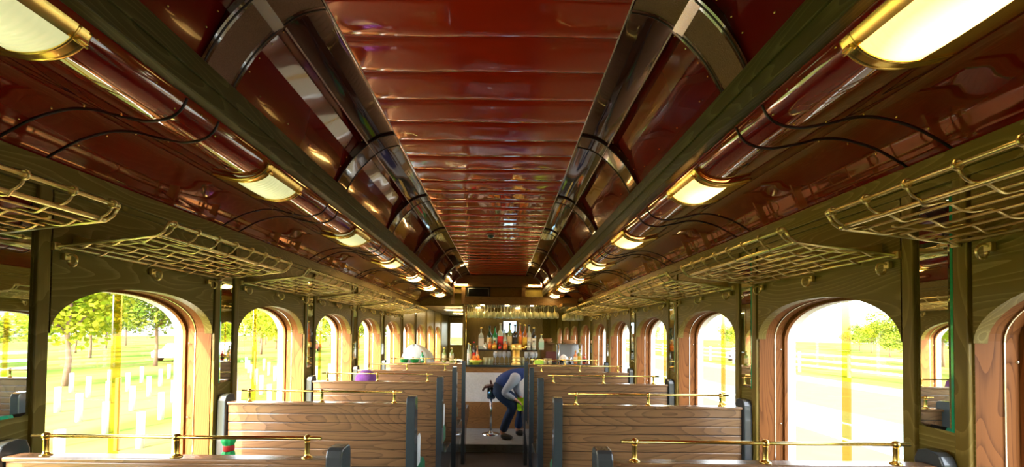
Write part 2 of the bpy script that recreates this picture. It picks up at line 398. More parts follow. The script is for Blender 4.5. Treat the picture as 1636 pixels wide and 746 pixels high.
# ------------------------------------------------------------------ lamps
LENSFAR = lens_mat(); LENSFAR.name = 'lamp_lens_bar_end'; LENSFAR.node_tree.nodes['glow'].inputs['To Min'].default_value = 16; LENSFAR.node_tree.nodes['glow'].inputs['To Max'].default_value = 8
def lamp(s, k, lit):
    yc = M(k)+P/2; L2 = .118
    SIDE = 'left' if s < 0 else 'right'
    root = empty('ceiling_lamp', (s*.9, yc, H+.62))
    prof = [p for p in deckc if .806 <= p[0] <= 1.035]
    # outward normal offset
    def off(i, d):
        a = Vector(prof[max(i-1, 0)]); b = Vector(prof[min(i+1, len(prof)-1)]); t = (b-a).normalized(); nrm = Vector((t.y, -t.x))
        if nrm.y > 0: nrm = -nrm
        p = Vector(prof[i])+nrm*d; return (s*(p.x-.9), p.y-(H+.62))
    N = len(prof)
    def strip(mb, i0, i1, y0, y1, d, mi=0, bulge=0):
        rows = []
        for j in range(9):
            t = j/8; yy = y0+(y1-y0)*t
            row = []
            for i in range(i0, i1+1):
                u = (i-i0)/max(1, i1-i0); q = off(i, d+bulge*math.sin(PI*u)*math.sin(PI*t)**.5)
                row.append((q[0], yy, q[1]))
            rows.append(row)
        mb.grid(rows, mi)
    le = MB(); strip(le, 4, N-7, -L2+.02, L2-.02, .012, 0, .012); le.build('lens', (LENSFAR if k > 3 else LENS) if lit else LENSDIM, root)
    fr = MB()
    for y0, y1 in ((-L2, -L2+.024), (L2-.024, L2)): strip(fr, 0, N-3, y0, y1, .014)
    strip(fr, 0, 5, -L2, L2, .015); strip(fr, N-8, N-3, -L2, L2, .013)
    for yy in (-L2, L2):
        fr.tube([(off(i, .010)[0], yy, off(i, .010)[1]) for i in range(N-2)], .006, 6)
        fr.tube([(off(i, .014)[0], yy*.82, off(i, .014)[1]) for i in range(N-2)], .003, 6)
    fr.build('rim', BRASS, root)
    for yy in (-L2+.012, L2-.012):
        la = MB(); q = off(4, .02); la.box(q[0]-.008, q[0]+.008, yy-.009, yy+.009, q[1]-.006, q[1]+.004, 0, .002)
        la.tube([(q[0], yy-.012, q[1]-.007), (q[0], yy+.012, q[1]-.007)], .003, 6)
        la.build('latch', BRASS, root)
    return root
ORD = ['nearest', 'second', 'third', 'fourth', 'fifth', 'sixth', 'seventh', 'eighth']
for s in (-1, 1):
    for k in range(0, 7):
        side = 'left' if s < 0 else 'right'
        r = lamp(s, k, not (s < 0 and k <= 2))
        look = 'pale greenish lens' if (s < 0 and k <= 2) else 'glowing warm yellow lens'
        w = 'nearest' if k == 0 else 'farthest' if k == 6 else ORD[k]+' from the camera'
        tag(r, 'brass-rimmed half-round lamp, %s, %s in the %s ceiling row' % (look, w, side), 'lamp', 'brass lamps along the %s ceiling edge' % side)

# ------------------------------------------------------------------ wall mirrors
def make_mirror(s):
    root = empty('wall_mirror', (s*WX, M(1), 1.16))
    hw, h, b, t = .048, .66, .011, .006
    z0, z1 = 0, h
    m = MB(); xa = -s*.003; xb = -s*(.003+t)
    m.add([(xb, -hw+b, z0+b), (xb, hw-b, z0+b), (xb, hw-b, z1-b), (xb, -hw+b, z1-b)], [(0,1,2,3)])
    m.build('mirror_face', MIRROR, root)
    e = MB(); I = [(xb, -hw+b, z0+b), (xb, hw-b, z0+b), (xb, hw-b, z1-b), (xb, -hw+b, z1-b)]; O = [(xa, -hw, z0), (xa, hw, z0), (xa, hw, z1), (xa, -hw, z1)]
    e.add(I+O, [(0,1,5,4), (1,2,6,5), (2,3,7,6), (3,0,4,7)], 0)
    e.add([(xa, -hw, z0), (xa, hw, z0), (xa, hw, z1), (xa, -hw, z1)]+[(0, -hw, z0), (0, hw, z0), (0, hw, z1), (0, -hw, z1)], [(0,1,5,4), (1,2,6,5), (2,3,7,6), (3,0,4,7)], 1)
    # green-tinted slanted side facet facing the room's near end
    e.box(-s*.0005, -s*.012, -hw-.003, -hw+.0035, z0, z1, 1)
    e.build('bevelled_edge', [MIRROR, MEDGE], root)
    return root
for s in (-1, 1):
    base = make_mirror(s); side = 'left' if s < 0 else 'right'
    for k in range(1, 8):
        r = base if k == 1 else copy_tree(base)
        r.location = (s*WX, M(k), 1.16)
        w = ORD[k-1]+' from the camera' if k > 1 else 'nearest to the camera'
        tag(r, 'tall narrow mirror with green edge between windows on the %s wall, %s' % (side, w), 'mirror', 'narrow mirrors on the %s wall' % side)

# ------------------------------------------------------------------ luggage racks
def make_rack(s):
    root = empty('luggage_rack', (0, 0, 0)); Ln = .70
    xo, zo, xi, zi = 1.012, H+.303, 1.322, H+.264
    f = MB(); f.tube([(s*xi, 0, zi), (s*xi, Ln, zi)], .0055); f.tube([(s*xo, 0, zo), (s*xo, Ln, zo)], .0065); f.tube([(s*.975, 0, H+.342), (s*.975, Ln, H+.342)], .0055)
    for y in (0, Ln):
        for (x, z) in ((xi, zi), (xo, zo), (.975, H+.342)): f.sphere((s*x, y, z), .0085, 0, 8)
    f.build('rail', ABRASS, root)
    g = MB()
    for i in range(1, 6):
        t = i/6; x = xo+(xi-xo)*t; z = zo+(zi-zo)*t
        g.tube([(s*x, .005, z), (s*x, Ln-.005, z)], .0036, 6)
    g.build('grid_rod', ABRASS, root)
    nW = 8
    for j in range(nW):
        y = .012+(Ln-.024)*j/(nW-1); w = MB(); pts = []
        for i in range(37):
            t = i/36; x = xi+(xo-xi)*t; z = zi+(zo-zi)*t+.007*math.cos(t*6*PI+(PI if j % 2 else 0)) - .001
            pts.append((s*x, y+.004*math.sin(t*6*PI), z))
        for a in range(1, 7):
            q = a/6; pts.append((s*(xo-.037*math.sin(q*PI/2)-.000), y, zo+.004+.038*(1-math.cos(q*PI/2))))
        w.tube(pts, .0032, 6)
        pts2 = [(s*(.975+.010*math.cos(q)), y, H+.342+.010*math.sin(q)) for q in [i*2*PI/8 for i in range(8)]]
        w.tube(pts2, .0032, 6, closed=True)
        w.build('cross_wire', ABRASS, root)
    for y in (-.006, Ln+.006):
        e = MB(); e.tube([(s*xi, y, zi), (s*xo, y, zo-.002), (s*(xo-.02), y, zo+.012), (s*.975, y, H+.342)], .0045, 6)
        e.box(s*(WX-.001), s*(WX-.026), y-.010, y+.010, zi-.012, zi+.012, 0, .003)
        e.build('end_bracket', ABRASS, root)
    for y in (.05, Ln-.05):
        a = MB(); a.prism([(1.336, H+.268), (1.336, H+.315), (1.29, H+.300), (1.10, H+.296), (1.10, H+.291)], lambda u, v, w: (s*u, w, v), y-.004, y+.004)
        a.build('support_arm', ABRASS, root)
    return root
for s in (-1, 1):
    base = make_rack(s); side = 'left' if s < 0 else 'right'
    for k in range(0, 6):
        r = base if k == 0 else copy_tree(base); r.location = (0, M(k)+.10, 0)
        w = 'nearest to the camera' if k == 0 else ORD[k]+' from the camera'
        tag(r, 'brass wire luggage rack over the %s windows, %s' % (side, w), 'luggage rack', 'brass luggage racks on the %s wall' % side)
# coat hooks
def make_hook(s):
    root = empty('coat_hook', (0, 0, 0))
    MB().box(s*-.001, s*-.016, -.009, .009, -.011, .013, 0, .003).build('wall_plate', ABRASS, root)
    h = MB(); pts = [(-s*.012, 0, .002)]
    for i in range(13):
        q = PI*.5+i*PI*1.35/12; pts.append((-s*(.036-.0+.020*math.cos(q)*-1.0*-1), 0, -.014+.018*math.sin(q)))
    pts = [(-s*.014, 0, .003), (-s*.030, 0, .006)]
    for i in range(13):
        q = PI/2-i*PI*1.45/12; pts.append((-s*(.040-.018*math.cos(q)*-1-.0), 0, -.013+.018*math.sin(q)))
    rot = Matrix.Rotation(s*.2, 3, 'Z')
    pts = [pts[0]]+[tuple(rot @ Vector(p)) for p in pts[1:]]
    h.tube(pts, .0038, 6); h.sphere(pts[-1], .0055, 0, 8); h.build('hook', ABRASS, root)
    return root
for s in (-1, 1):
    base = make_hook(s); first = True; side = 'left' if s < 0 else 'right'
    for k in range(0, 6):
        for q, (dy, nm) in enumerate(((.125, 'near end'), (.435, 'middle'), (.735, 'far end'))):
            if k == 0 and q < 2: continue
            r = base if first else copy_tree(base); first = False
            r.location = (s*(WX-.008), M(k)+dy, H+.236)
            rk = 'nearest' if k == 0 else ORD[k]
            tag(r, 'brass coat hook on %s wall under the %s end of the %s luggage rack' % (side, nm.replace(' end', ''), rk) if q != 1 else 'brass coat hook on %s wall under the middle of the %s luggage rack' % (side, rk), 'coat hook', 'coat hooks under the racks')

# ------------------------------------------------------------------ benches
BX0, BX1 = .385, 1.29
def make_bench():   # built for the right side, mirrored for the left
    root = empty('bench', (0, 0, 0))
    top = H-.352
    b = MB(); z = top-.014; i = 0
    while z > .34:
        b.box(BX0, BX1, -.002, .020, z-.0420, z-.0012, 0, .0026); z -= .0435
    b.box(BX0, BX1, .004, .018, .34, top-.01, 1)
    b.build('backrest', [PLANK, SEAM], root)
    MB().box(BX0, BX1, -.012, .034, top-.014, top, 0, .004).build('top_cap', PLANK, root)
    q = MB(); q.box(BX0+.01, BX1-.01, .022, .058, .66, top-.03, 0, .015); q.build('back_cushion', GREEN, root)
    q = MB(); q.box(BX0+.003, BX1-.006, .03, .505, .505, .66, 0, .035); q.build('seat_cushion', GREEN, root)
    q = MB(); q.box(BX0+.01, BX1-.01, .02, .46, .44, .505, 0, .004); q.build('seat_base', BLACK, root)
    # aisle end panel: upright with rounded head, sweeping into the seat side
    def outline(dy, topz):
        pts = [(-.040, -.10), (-.040, topz-.022), (-.034, topz-.006), (-.022, topz), (.014, topz), (.024, topz-.006), (.028, topz-.022),
               (.034, .72), (.046, .62), (.08, .55), (.14, .515), (.46, .505), (.50, .49), (.515, .46), (.515, .38), (.49, .35), (.30, .32), (.20, .26), (.16, .10), (.16, -.10)]
        return pts
    e = MB(); e.prism(outline(0, H-.313), lambda u, v, w: (w, u, v), .343, .386, 0, .004)
    e.build('end_panel', BLACK, root)
    e = MB(); e.prism([(-.030, .30), (-.018, H-.345), (-.010, H-.325), (.005, H-.316), (.03, H-.313), (.050, H-.320), (.058, H-.345), (.075, .72), (.14, .64), (.48, .62), (.5, .45), (.30, .38), (.16, .20), (.16, -.10), (-.03, -.10)], lambda u, v, w: (w, u, v), 1.292, 1.333, 0, .004)
    e.build('end_panel', BLACK, root)
    r = MB(); zr = H-.297; r.tube([(.42, .008, zr), (1.228, .008, zr)], .0052, 10)
    rail = r.build('grab_rail', BRASS, root)
    for x in (.458, .824, 1.19):
        t = MB(); c = (x, .008, 0)
        t.lathe([(.0145, top), (.0145, top+.003), (.010, top+.005), (.0075, top+.008), (.0068, top+.012), (.0068, zr-.010), (.008, zr-.008)], c, 12)
        t.sphere((x, .008, zr), .0105, 0, 12); t.build('stanchion', BRASS, rail)
    return root
bench = make_bench()
first = True
ROWN = ['nearest the camera', 'in the second row', 'in the third row', 'in the fourth row', 'in the row nearest the bar']
for s in (1, -1):
    for r_ in range(5):
        o = bench if first else copy_tree(bench); first = False
        o.location = (0, 1.085+.873*r_, 0); o.scale.x = s
        tag(o, 'oak slat bench with brass rail, %s of the aisle, %s' % ('right' if s > 0 else 'left', ROWN[r_]), 'bench', 'slat-backed benches on the %s' % ('right' if s > 0 else 'left'))
for s in (1, -1): pass

# ------------------------------------------------------------------ header, canopy, bar
hd = MB(); hd.box(-1.35, 1.35, YD, YD+.05, H+.49, ZC+.06)
tag(hd.build('wall_header', OAK), kind='structure')
BARBEAM = wood('header_oak', (.08,.045,.012), (.20,.11,.035), 'x', .38, 10, .2)
hb = MB(); hb.box(-.80, .80, YD-.05, YD, H+.80, H+1.0, 0, .004); hb.box(-.80, -.74, YD-.04, YD, H+.5, H+.8, 0, .003); hb.box(-.62, -.55, YD-.04, YD, H+.5, H+.8, 0, .003); hb.box(.40, .47, YD-.04, YD, H+.5, H+.8, 0, .003)
hb.box(-.80, -.55, YD-.03, YD, H+.69, H+.71)
tag(hb.build('trim_3', BARBEAM), kind='structure')
DARK = flat('dark_grille', (.012,.016,.014), .3, var=.2)
v = empty('air_vent', (-.33, YD, H+.70), label='dark rectangular air vent with grey frame above the bar', cat='vent')
MB().box(-.20, .20, -.03, -.001, -.12, .10, 0, .004).build('housing', DARK, v)
fr = MB(); fr.tube([(-.17,-.035,.075), (.17,-.035,.075)], .008); fr.tube([(-.17,-.035,.075), (-.18,-.035,-.10)], .006); fr.tube([(.17,-.035,.075), (.18,-.035,-.10)], .006)
fr.build('frame', flat('vent_frame', (.16,.17,.16), .35, .4), v)
g = MB()
for i in range(7): g.box(-.16, .16, -.038, -.030, -.09+i*.022, -.084+i*.022)
g.build('slat', DARK, v)
# dome on the ceiling
dm = empty('dome_camera', (-.045, 3.9, ZC-.003), label='small glossy dome fixed to the red ceiling over the aisle', cat='dome')
MB().lathe([(.045, 0), (.045, -.008), (.038, -.013)], n=20).build('base', flat('dome_base', (.25,.12,.08), .3), dm)
MB().lathe([(.034, -.012), (.030, -.030), (.018, -.042), (.001, -.046)], n=20).build('dome', flat('dome_black', (.02,.05,.045), .05, coat=1), dm)

CY0, CY1 = 5.87, 6.40
# canopy with hanging glasses
cn = empty('bar_canopy', (.3, 6.3, H+.47), label='dark oak canopy beam holding hanging wine glasses above the bar', cat='canopy')
cm = MB(); cm.box(-.83, .98, -.12, .30, 0, .13, 0, .004); cm.build('beam', BARBEAM, cn)
gr = MB()
for yy in (-.09, .02, .13, .24):
    for dx in (-.012, .012): pass
for i in range(17):
    x = -.79+i*.108
    for dx in (-.040, .040): gr.box(x+dx-.004, x+dx+.004, -.11, .28, -.014, 0)
gr.build('glass_rail', ABRASS, cn)
GLASS = clearglass('drink_glass', (.93,.97,.80), .32, .02)
def milky(name, col, tr=.5):
    m = bpy.data.materials.new(name); m.use_nodes = True; nt = m.node_tree; nt.nodes.clear(); N = nt.nodes.new; L = nt.links.new
    o = N('ShaderNodeOutputMaterial'); t = N('ShaderNodeBsdfTransparent'); d = N('ShaderNodeBsdfTranslucent'); d.inputs[0].default_value = (*col, 1); d2 = N('ShaderNodeBsdfDiffuse'); d2.inputs[0].default_value = (*col, 1)
    g = N('ShaderNodeBsdfGlossy'); g.inputs['Roughness'].default_value = .05; a = N('ShaderNodeMixShader'); b = N('ShaderNodeMixShader'); c = N('ShaderNodeMixShader')
    L(d.outputs[0], a.inputs[1]); L(d2.outputs[0], a.inputs[2]); b.inputs[0].default_value = tr; L(a.outputs[0], b.inputs[1]); L(t.outputs[0], b.inputs[2])
    L(schlick(nt, .10), c.inputs[0]); L(b.outputs[0], c.inputs[1]); L(g.outputs[0], c.inputs[2]); L(c.outputs[0], o.inputs[0]); return m
GLASS = milky('drink_glass_pale', (.97,.97,.66), .22)
def glass_mesh(mb, up=1):
    pr = [(.030, 0), (.030, .002), (.006, .006), (.0035, .02), (.0035, .085), (.010, .092), (.028, .108), (.036, .130), (.036, .155), (.028, .195)]
    mb.lathe([(r, z*up) for r, z in pr[:-1]]+[(pr[-1][0], pr[-1][1]*up), (pr[-1][0]-.002, (pr[-1][1]-.002)*up), (.033, .150*up), (.026, .110*up), (.002, .095*up)], n=14)
gm = MB(); glass_mesh(gm, -1); wg = gm.build('wine_glass', GLASS)
first = True
for row, (yy, x0, nn, off_) in enumerate(((6.22, -.485, 14, 0), (6.38, -.43, 14, 0), (6.54, -.485, 14, 0))):
    for i in range(nn):
        o = wg if first else copy_tree(wg); first = False
        o.location = (x0+i*.108, yy, H+.462)
        pl = ['front', 'middle', 'back'][row]
        tag(o, 'stemmed wine glass hanging upside down in the %s line under the bar canopy' % pl, 'wine glass', 'wine glasses hanging in the %s line' % pl)
for i in range(3):
    for j in range(4):
        o = copy_tree(wg); o.location = (1.05+j*.075, 5.85+i*.13, H+.42); tag(o, 'stemmed wine glass hanging upside down in the dense cluster right of the bar canopy', 'wine glass', 'wine glasses hanging in the right cluster')
cb = empty('glass_rack', (1.17, 5.98, H+.42), label='wooden hanging rack packed with wine glasses, right of the canopy', cat='glass rack')
MB().box(-.2, .17, -.22, .24, .002, .05, 0, .004).build('shelf', BARBEAM, cb)
gq = MB()
for i in range(5): gq.box(-.165+i*.075-.004, -.165+i*.075+.004, -.21, .23, -.012, .002)
gq.build('glass_rail', ABRASS, cb)

LED = flat('led_panel', (.9,.8,.6), .4, emit=(1,.74,.34), es=20)
for i, (x, y) in enumerate(((-.30, 6.30), (.10, 6.30), (.50, 6.30))):  # invented lamps under the canopy, added to brighten the bar
    d_ = MB().lathe([(.001, 0), (.032, 0), (.032, -.008), (.001, -.008)], n=16).build('fill_light', LED, None, (x+.054, y, H+.469)); tag(d_, 'small round warm fill light added under the bar canopy, %s of three' % ['left', 'middle', 'right'][i], 'light', 'added fill lights under the canopy')
for i, y in enumerate((7.3, 8.6)):
    d_ = empty('passage_light', (-.82, y, H+.47), label='oblong warm ceiling light in the passage left of the bar, %s of two' % ['nearer', 'farther'][i], cat='light', group='passage ceiling lights')
    MB().box(-.20, .20, -.10, .10, -.02, -.001, 0, .004).build('frame', BRASS, d_); MB().box(-.18, .18, -.085, .085, -.026, -.018, 0, .003).build('diffuser', LED, d_)
for i, x in enumerate((-.35, .35)):  # two more added lamps, brightening the back of the bar
    d_ = MB().lathe([(.001, 0), (.04, 0), (.04, -.01), (.001, -.01)], n=16).build('fill_light', LED, None, (x, 6.85, H+.469)); tag(d_, 'round warm fill light added before the bar back wall, %s one' % ['left', 'right'][i], 'light', 'added fill lights at the bar back wall')
for i, x in enumerate((-.68, .68)):
    d_ = empty('strip_light', (x, YD-.052, H+.845), label='slim warm strip light on the oak header above the bar, %s one' % ['left', 'right'][i], cat='light', group='strip lights on the header')
    MB().box(-.17, .17, -.03, 0, -.012, .012, 0, .003).build('housing', BRASS, d_); MB().box(-.165, .165, -.036, -.004, -.020, -.010, 0, .003).build('diffuser', LED, d_)
# bar counter
bc = empty('bar_counter', (.4, CY0, 0), label='bar counter with dark top, oak rails and a mottled white front panel', cat='bar counter')
GRAN = flat('counter_granite', (.03,.05,.06), .12, coat=.6, var=.5, bscale=90)
WHT = flat('white_pressed_panel', (.85,.88,.90), .35, var=.12, bump=.5, bscale=30)
MB().box(-.90, .91, -.03, CY1-CY0, .925, .956, 0, .006).build('countertop', GRAN, bc)
q = MB(); q.box(-.88, .92, 0, .04, .84, .925, 0, .003); q.box(-.88, .92, 0, .04, 0, .16, 0, .003); q.box(-.88, .92, -.006, .04, .16, .40, 0, .004); q.box(-.88, -.86, .02, CY1-CY0, 0, .925)
q.box(.90, .92, .02, CY1-CY0, 0, .925); q.build('oak_panel', BAROAK, bc)
MB().box(-.86, .90, .002, .03, .395, .845, 0).build('white_panel', WHT, bc)
# raised bottle shelf behind the counter
SH = 1.175
sh = empty('bottle_shelf', (.1, 6.28, 0), label='dark bottle shelf raised over the back of the bar counter', cat='shelf')
q = MB(); q.box(-.46, .55, -.09, .09, SH-.022, SH, 0, .003); q.build('shelf_board', flat('shelf_dark', (.03,.022,.018), .3, coat=.3), sh)
q = MB()
for x in (-.44, .53): q.box(x-.01, x+.01, -.08, .08, .956, SH-.02)
q.build('shelf_leg', BLACK, sh)
# back wall of the bar and register corner
q = MB(); q.box(-.60, .80, 6.95, 7.0, 0, H+.47); q.box(-.60, -.57, 6.62, 6.95, 0, H+.47)
tag(q.build('wall_bar', wood('bar_back', (.08,.055,.014), (.19,.13,.035), 'z', .35, 10, .3)), kind='structure')
for i in range(6):
    pass
pole = MB(); pole.tube([(-.495, 6.18, .956), (-.495, 6.18, H+.47)], .007, 10); pole.lathe([(.02, .956), (.02, .962), (.008, .968)], (-.495, 6.18, 0), 12)
tag(pole.build('brass_pole', BRASS), 'slim brass pole from counter to canopy at the left end of the bar', 'pole')
scn = empty('screen', (.215, 6.93, 1.55), label='small lit tablet screen with pale blue picture behind the bottles', cat='screen')
MB().box(-.125, .125, -.02, 0, -.11, .11, 0, .004).build('casing', BLACK, scn)
MB().box(-.113, .113, -.023, -.019, -.10, .10).build('display', flat('screen_glow', (.1,.2,.3), .3, emit=(.45,.75,.95), es=1.6), scn)

# bottles
def bottle(px, top, w, col, lab, cap, name='liquor_bottle', label='', y=6.28, base=SH, square=False, glassy=True, hh=None, grp='bottles on the bar shelf'):
    X = CX+(px-803)*y/F; h = hh if hh else (H+(534-top)*y/F)-base; r = w*y/F/2*.92
    h = min(h, .43)
    root = empty('bottle' if name == 'liquor_bottle' else name, (X, y, base), label=label, cat='bottle', group=grp)
    bh = h*.64; m = MB(); nr = min(.014, r*.38)
    prof = [(r*.92, 0), (r, .006), (r, bh*.92), (r*.92, bh), (r*.6, bh+h*.055), (nr, bh+h*.11), (nr, h*.93), (nr*1.15, h*.935)]
    m.lathe(prof, n=4 if square else 14, smooth=not square, M=Matrix.Rotation(PI/4, 3, 'Z')) ; m.build('glass_body', col, root)
    l = MB(); l.lathe([(r*1.01+.0005, bh*.22), (r*1.01+.0005, bh*.78)], n=4 if square else 14, smooth=not square, M=Matrix.Rotation(PI/4, 3, 'Z'))
    l.build('paper_label', lab, root)
    c = MB(); c.lathe([(nr*1.35, h*.93), (nr*1.35, h*.985), (nr*1.1, h)], n=10); c.build('cap', cap, root)
    return root
def G(n, c, r=.08): return flat(n, c, r, coat=1, var=.1)
gl = dict(clear=G('bottle_clear', (.50,.58,.55)), green=G('bottle_green', (.02,.30,.10)), dkgreen=G('bottle_dark_green', (.015,.05,.03)), amber=G('bottle_amber', (.50,.16,.02)),
          dark=G('bottle_dark', (.02,.015,.015)), olive=G('bottle_olive', (.28,.36,.08)), blue=G('bottle_blue', (.06,.16,.45)), red=G('bottle_red', (.55,.04,.02)), orange=G('bottle_orange', (.75,.20,.03)), pale=G('bottle_pale', (.62,.74,.66)))
lb = dict(white=flat('label_white', (.75,.74,.68), .6), cream=flat('label_cream', (.70,.58,.32), .6), red=flat('label_red', (.65,.03,.03), .5), yellow=flat('label_yellow', (.85,.55,.05), .5),
          blue=flat('label_blue', (.15,.25,.6), .5), black=flat('label_black', (.02,.02,.02), .5), mint=flat('label_mint', (.45,.72,.6), .5), orange=flat('label_orange', (.85,.25,.04), .5))
cp = dict(gold=BRASS, black=flat('cap_black', (.02,.02,.02), .4), red=lb['red'], white=lb['white'], blue=lb['blue'])
BL = [(769, 523, 12, 'clear', 'white', 'gold', 1, 'wide square clear bottle with white label, leftmost of the tall shelf bottles'),
      (782, 520.5, 9, 'dkgreen', 'cream', 'black', 0, 'black-green bottle with cream label right of the square clear bottle'),
      (791, 521, 9, 'green', 'mint', 'black', 0, 'bright green bottle with mint label on the bar shelf'),
      (799.5, 516, 10, 'pale', 'red', 'white', 0, 'tall pale bottle with bold red label on the bar shelf'),
      (806.5, 526, 7, 'clear', 'mint', 'white', 0, 'slim clear bottle with mint label right of the red-labelled bottle'),
      (814.5, 515, 8, 'olive', 'cream', 'black', 0, 'olive green wine bottle standing before the blue screen'),
      (822.8, 518, 8, 'dark', 'black', 'black', 0, 'black bottle at the right edge of the blue screen'),
      (831.2, 516, 6, 'orange', 'orange', 'gold', 0, 'slender orange bottle right of the beer tower head'),
      (838.8, 518, 8, 'amber', 'yellow', 'gold', 0, 'amber bottle with yellow label on the bar shelf'),
      (845.5, 518, 8, 'clear', 'white', 'black', 0, 'tall clear bottle with white label right of the amber bottle'),
      (852.8, 522, 8, 'dark', 'white', 'gold', 0, 'dark bottle with white label near the right of the shelf'),
      (865, 533, 12, 'pale', 'mint', 'gold', 1, 'squat square pale bottle with gold stopper at the right end of the shelf')]
for px, tp, w, c, l, k, sq, lab in BL: bottle(px, tp, w, gl[c], lb[l], cp[k], label=lab, square=bool(sq))
BS = [(776, 547, 7, 'clear', 'white', 'gold', 'small clear bottle in front between square clear and black-green bottles'),
      (790.5, 544, 8, 'amber', 'yellow', 'black', 'short amber bottle with round yellow label in the front line'),
      (783, 541, 6, 'amber', 'orange', 'gold', 'small amber bottle before the black-green bottle'),
      (799, 548, 6, 'dark', 'red', 'black', 'short dark bottle before the red-labelled tall bottle'),
      (807.5, 545, 8, 'orange', 'orange', 'red', 'short orange-red bottle left of the beer tower'),
      (845, 545, 6, 'clear', 'white', 'blue', 'short clear bottle in the front line right of the beer tower'),
      (853, 544, 7, 'pale', 'white', 'black', 'short pale bottle with white label near the shelf end')]
for px, tp, w, c, l, k, lab in BS: bottle(px, tp, w, gl[c], lb[l], cp[k], label=lab, y=6.215)
BC = [(749, 548, 5, 'clear', 'white', 'gold', 'clear bottle on the counter at the brass pole'), (752, 550, 5, 'olive', 'cream', 'gold', 'small olive bottle on the counter behind the fruit bowl'),
      (757.5, 546, 5, 'dark', 'red', 'red', 'slim dark bottle on the counter behind the fruit bowl'), (763, 552, 5, 'amber', 'cream', 'gold', 'small amber bottle on the counter behind the oranges')]
for px, tp, w, c, l, k, lab in BC: bottle(px, tp, w, gl[c], lb[l], cp[k], label=lab, y=6.12, base=.957, grp='bottles on the counter')
# beer tower
GOLD = flat('brushed_gold', (1,.72,.22), .42, .85)
TX = CX+(825-803)*6.05/F
bt = empty('beer_tower', (TX, 6.05, .956), label='polished brass beer tower with wide head on the bar counter', cat='beer tower')
MB().lathe([(.075, 0), (.075, .012), (.064, .02), (.058, .03), (.058, .05), (.065, .055), (.065, .065), (.058, .07), (.058, .10), (.065, .105), (.065, .115), (.058, .12), (.058, .235)], n=24).build('column', GOLD, bt)
q = MB(); q.lathe([(.05, .225), (.085, .232), (.088, .24), (.088, .30), (.08, .312), (.03, .32), (.001, .322)], n=20); q.build('head', GOLD, bt)
for dx in (-.07, 0, .07):
    q = MB(); q.tube([(dx, -.07, .27), (dx, -.105, .268), (dx, -.118, .25), (dx, -.118, .22)], .009, 8); q.build('spout', GOLD, bt)
q = MB(); q.tube([(.085, 0, .26), (.13, -.01, .255), (.145, -.01, .27)], .012, 8); q.sphere((.15, -.01, .28), .018, 0, 10); q.build('side_knob', BRASS, bt)
# fruit bowl with oranges
FX = CX+(761-803)*6.02/F
fb = empty('fruit_bowl', (FX, 6.02, .956), label='yellow-green fruit bowl on the left of the bar counter', cat='bowl')
MB().lathe([(.05, 0), (.055, .006), (.06, .01), (.095, .035), (.108, .065), (.104, .065), (.09, .036), (.05, .014), (.001, .012)], n=24).build('bowl', flat('yellow_green_glass', (.62,.62,.06), .15, coat=1), fb)
ORNG = flat('orange_peel', (.95,.28,.04), .4, var=.1, bump=.3, bscale=120)
STEMM = flat('fruit_stem', (.1,.25,.05), .6)
def fruit(x, y, z, r, lab, mat=ORNG, cat='orange'):
    root = empty('orange' if mat is ORNG else 'lemon', (x, y, z), label=lab, cat=cat, group='fruit in the bowl')
    MB().sphere((0,0,0), r, 0, 14).build('peel', mat, root); MB().lathe([(.004, r*.95), (.003, r+.003)], n=6).build('stem', STEMM, root)
k = 0
for i, (dx, dy, dz, lab) in enumerate(((-.055,-.02,.055,'left front orange in the yellow-green bowl'), (.0,-.045,.055,'middle front orange in the yellow-green bowl'), (.055,-.02,.055,'right front orange in the yellow-green bowl'), (-.03,.045,.055,'left rear orange in the yellow-green bowl'), (.04,.04,.055,'right rear orange in the yellow-green bowl'), (-.028,0,.105,'upper left orange on top of the heap in the bowl'), (.03,0,.105,'upper right orange on top of the heap in the bowl'))):
    fruit(FX+dx, 6.02+dy, .956+dz, .031, lab)
# tumblers and stems on the counter
tm = MB(); tm.lathe([(.026, 0), (.032, .10), (.030, .10), (.024, .006), (.001, .005)], n=12); tum = tm.build('tumbler', GLASS)
first = True
for px, y, nmx in ((775, 6.05, 'just right of the fruit bowl'), (781, 6.1, 'second right of the fruit bowl'), (831, 6.2, 'just right of the beer tower'), (836, 6.2, 'second right of the beer tower'), (786, 6.2, 'third right of the fruit bowl'), (872, 5.98, 'behind the bench rail at the right counter'), (879, 5.96, 'right counter beside the folded cloth')):
    o = tum if first else copy_tree(tum); first = False
    o.location = (CX+(px-803)*y/F, y, .956); tag(o, 'plain clear tumbler on the bar counter, '+nmx, 'tumbler', 'tumblers on the bar counter')
gm = MB(); glass_mesh(gm, 1); ug = gm.build('wine_glass', milky('stem_glass', (.75,.82,.95), .5)); first = True
for px, y in ((792, 6.12), (799, 6.16), (806, 6.12), (813, 6.16)):
    o = ug if first else copy_tree(ug); first = False
    o.location = (CX+(px-803)*y/F, y, .956); tag(o, 'upright stemmed glass on the counter left of the beer tower', 'wine glass', 'upright glasses left of the beer tower')
for px, y in ((841, 6.1), (846, 6.14), (851, 6.1), (856, 6.14)):
    o = copy_tree(ug); o.location = (CX+(px-803)*y/F, y, .956); tag(o, 'upright stemmed glass on the counter right of the beer tower', 'wine glass', 'upright glasses right of the beer tower')
def cloth(name, loc, w, d, h, mat, lab, cat, seed=1):
    rnd = random.Random(seed); mb = MB(); n = 12; rows = []
    for i in range(n+1):
        row = []
        for j in range(n+1):
            u, v_ = i/n*2-1, j/n*2-1; e = max(0, 1-(abs(u)**2.2)); e2 = max(0, 1-abs(v_)**2.2)
            row.append((u*w/2, v_*d/2, .002+h*(e*e2)**.45*(.75+.25*math.sin(u*5+seed)*math.cos(v_*4+seed))))
        rows.append(row)
    mb.grid(rows); b = [[(p[0], p[1], 0) for p in r] for r in rows]; mb.grid(b)
    o = mb.build(name, mat); o.location = loc; return tag(o, lab, cat)
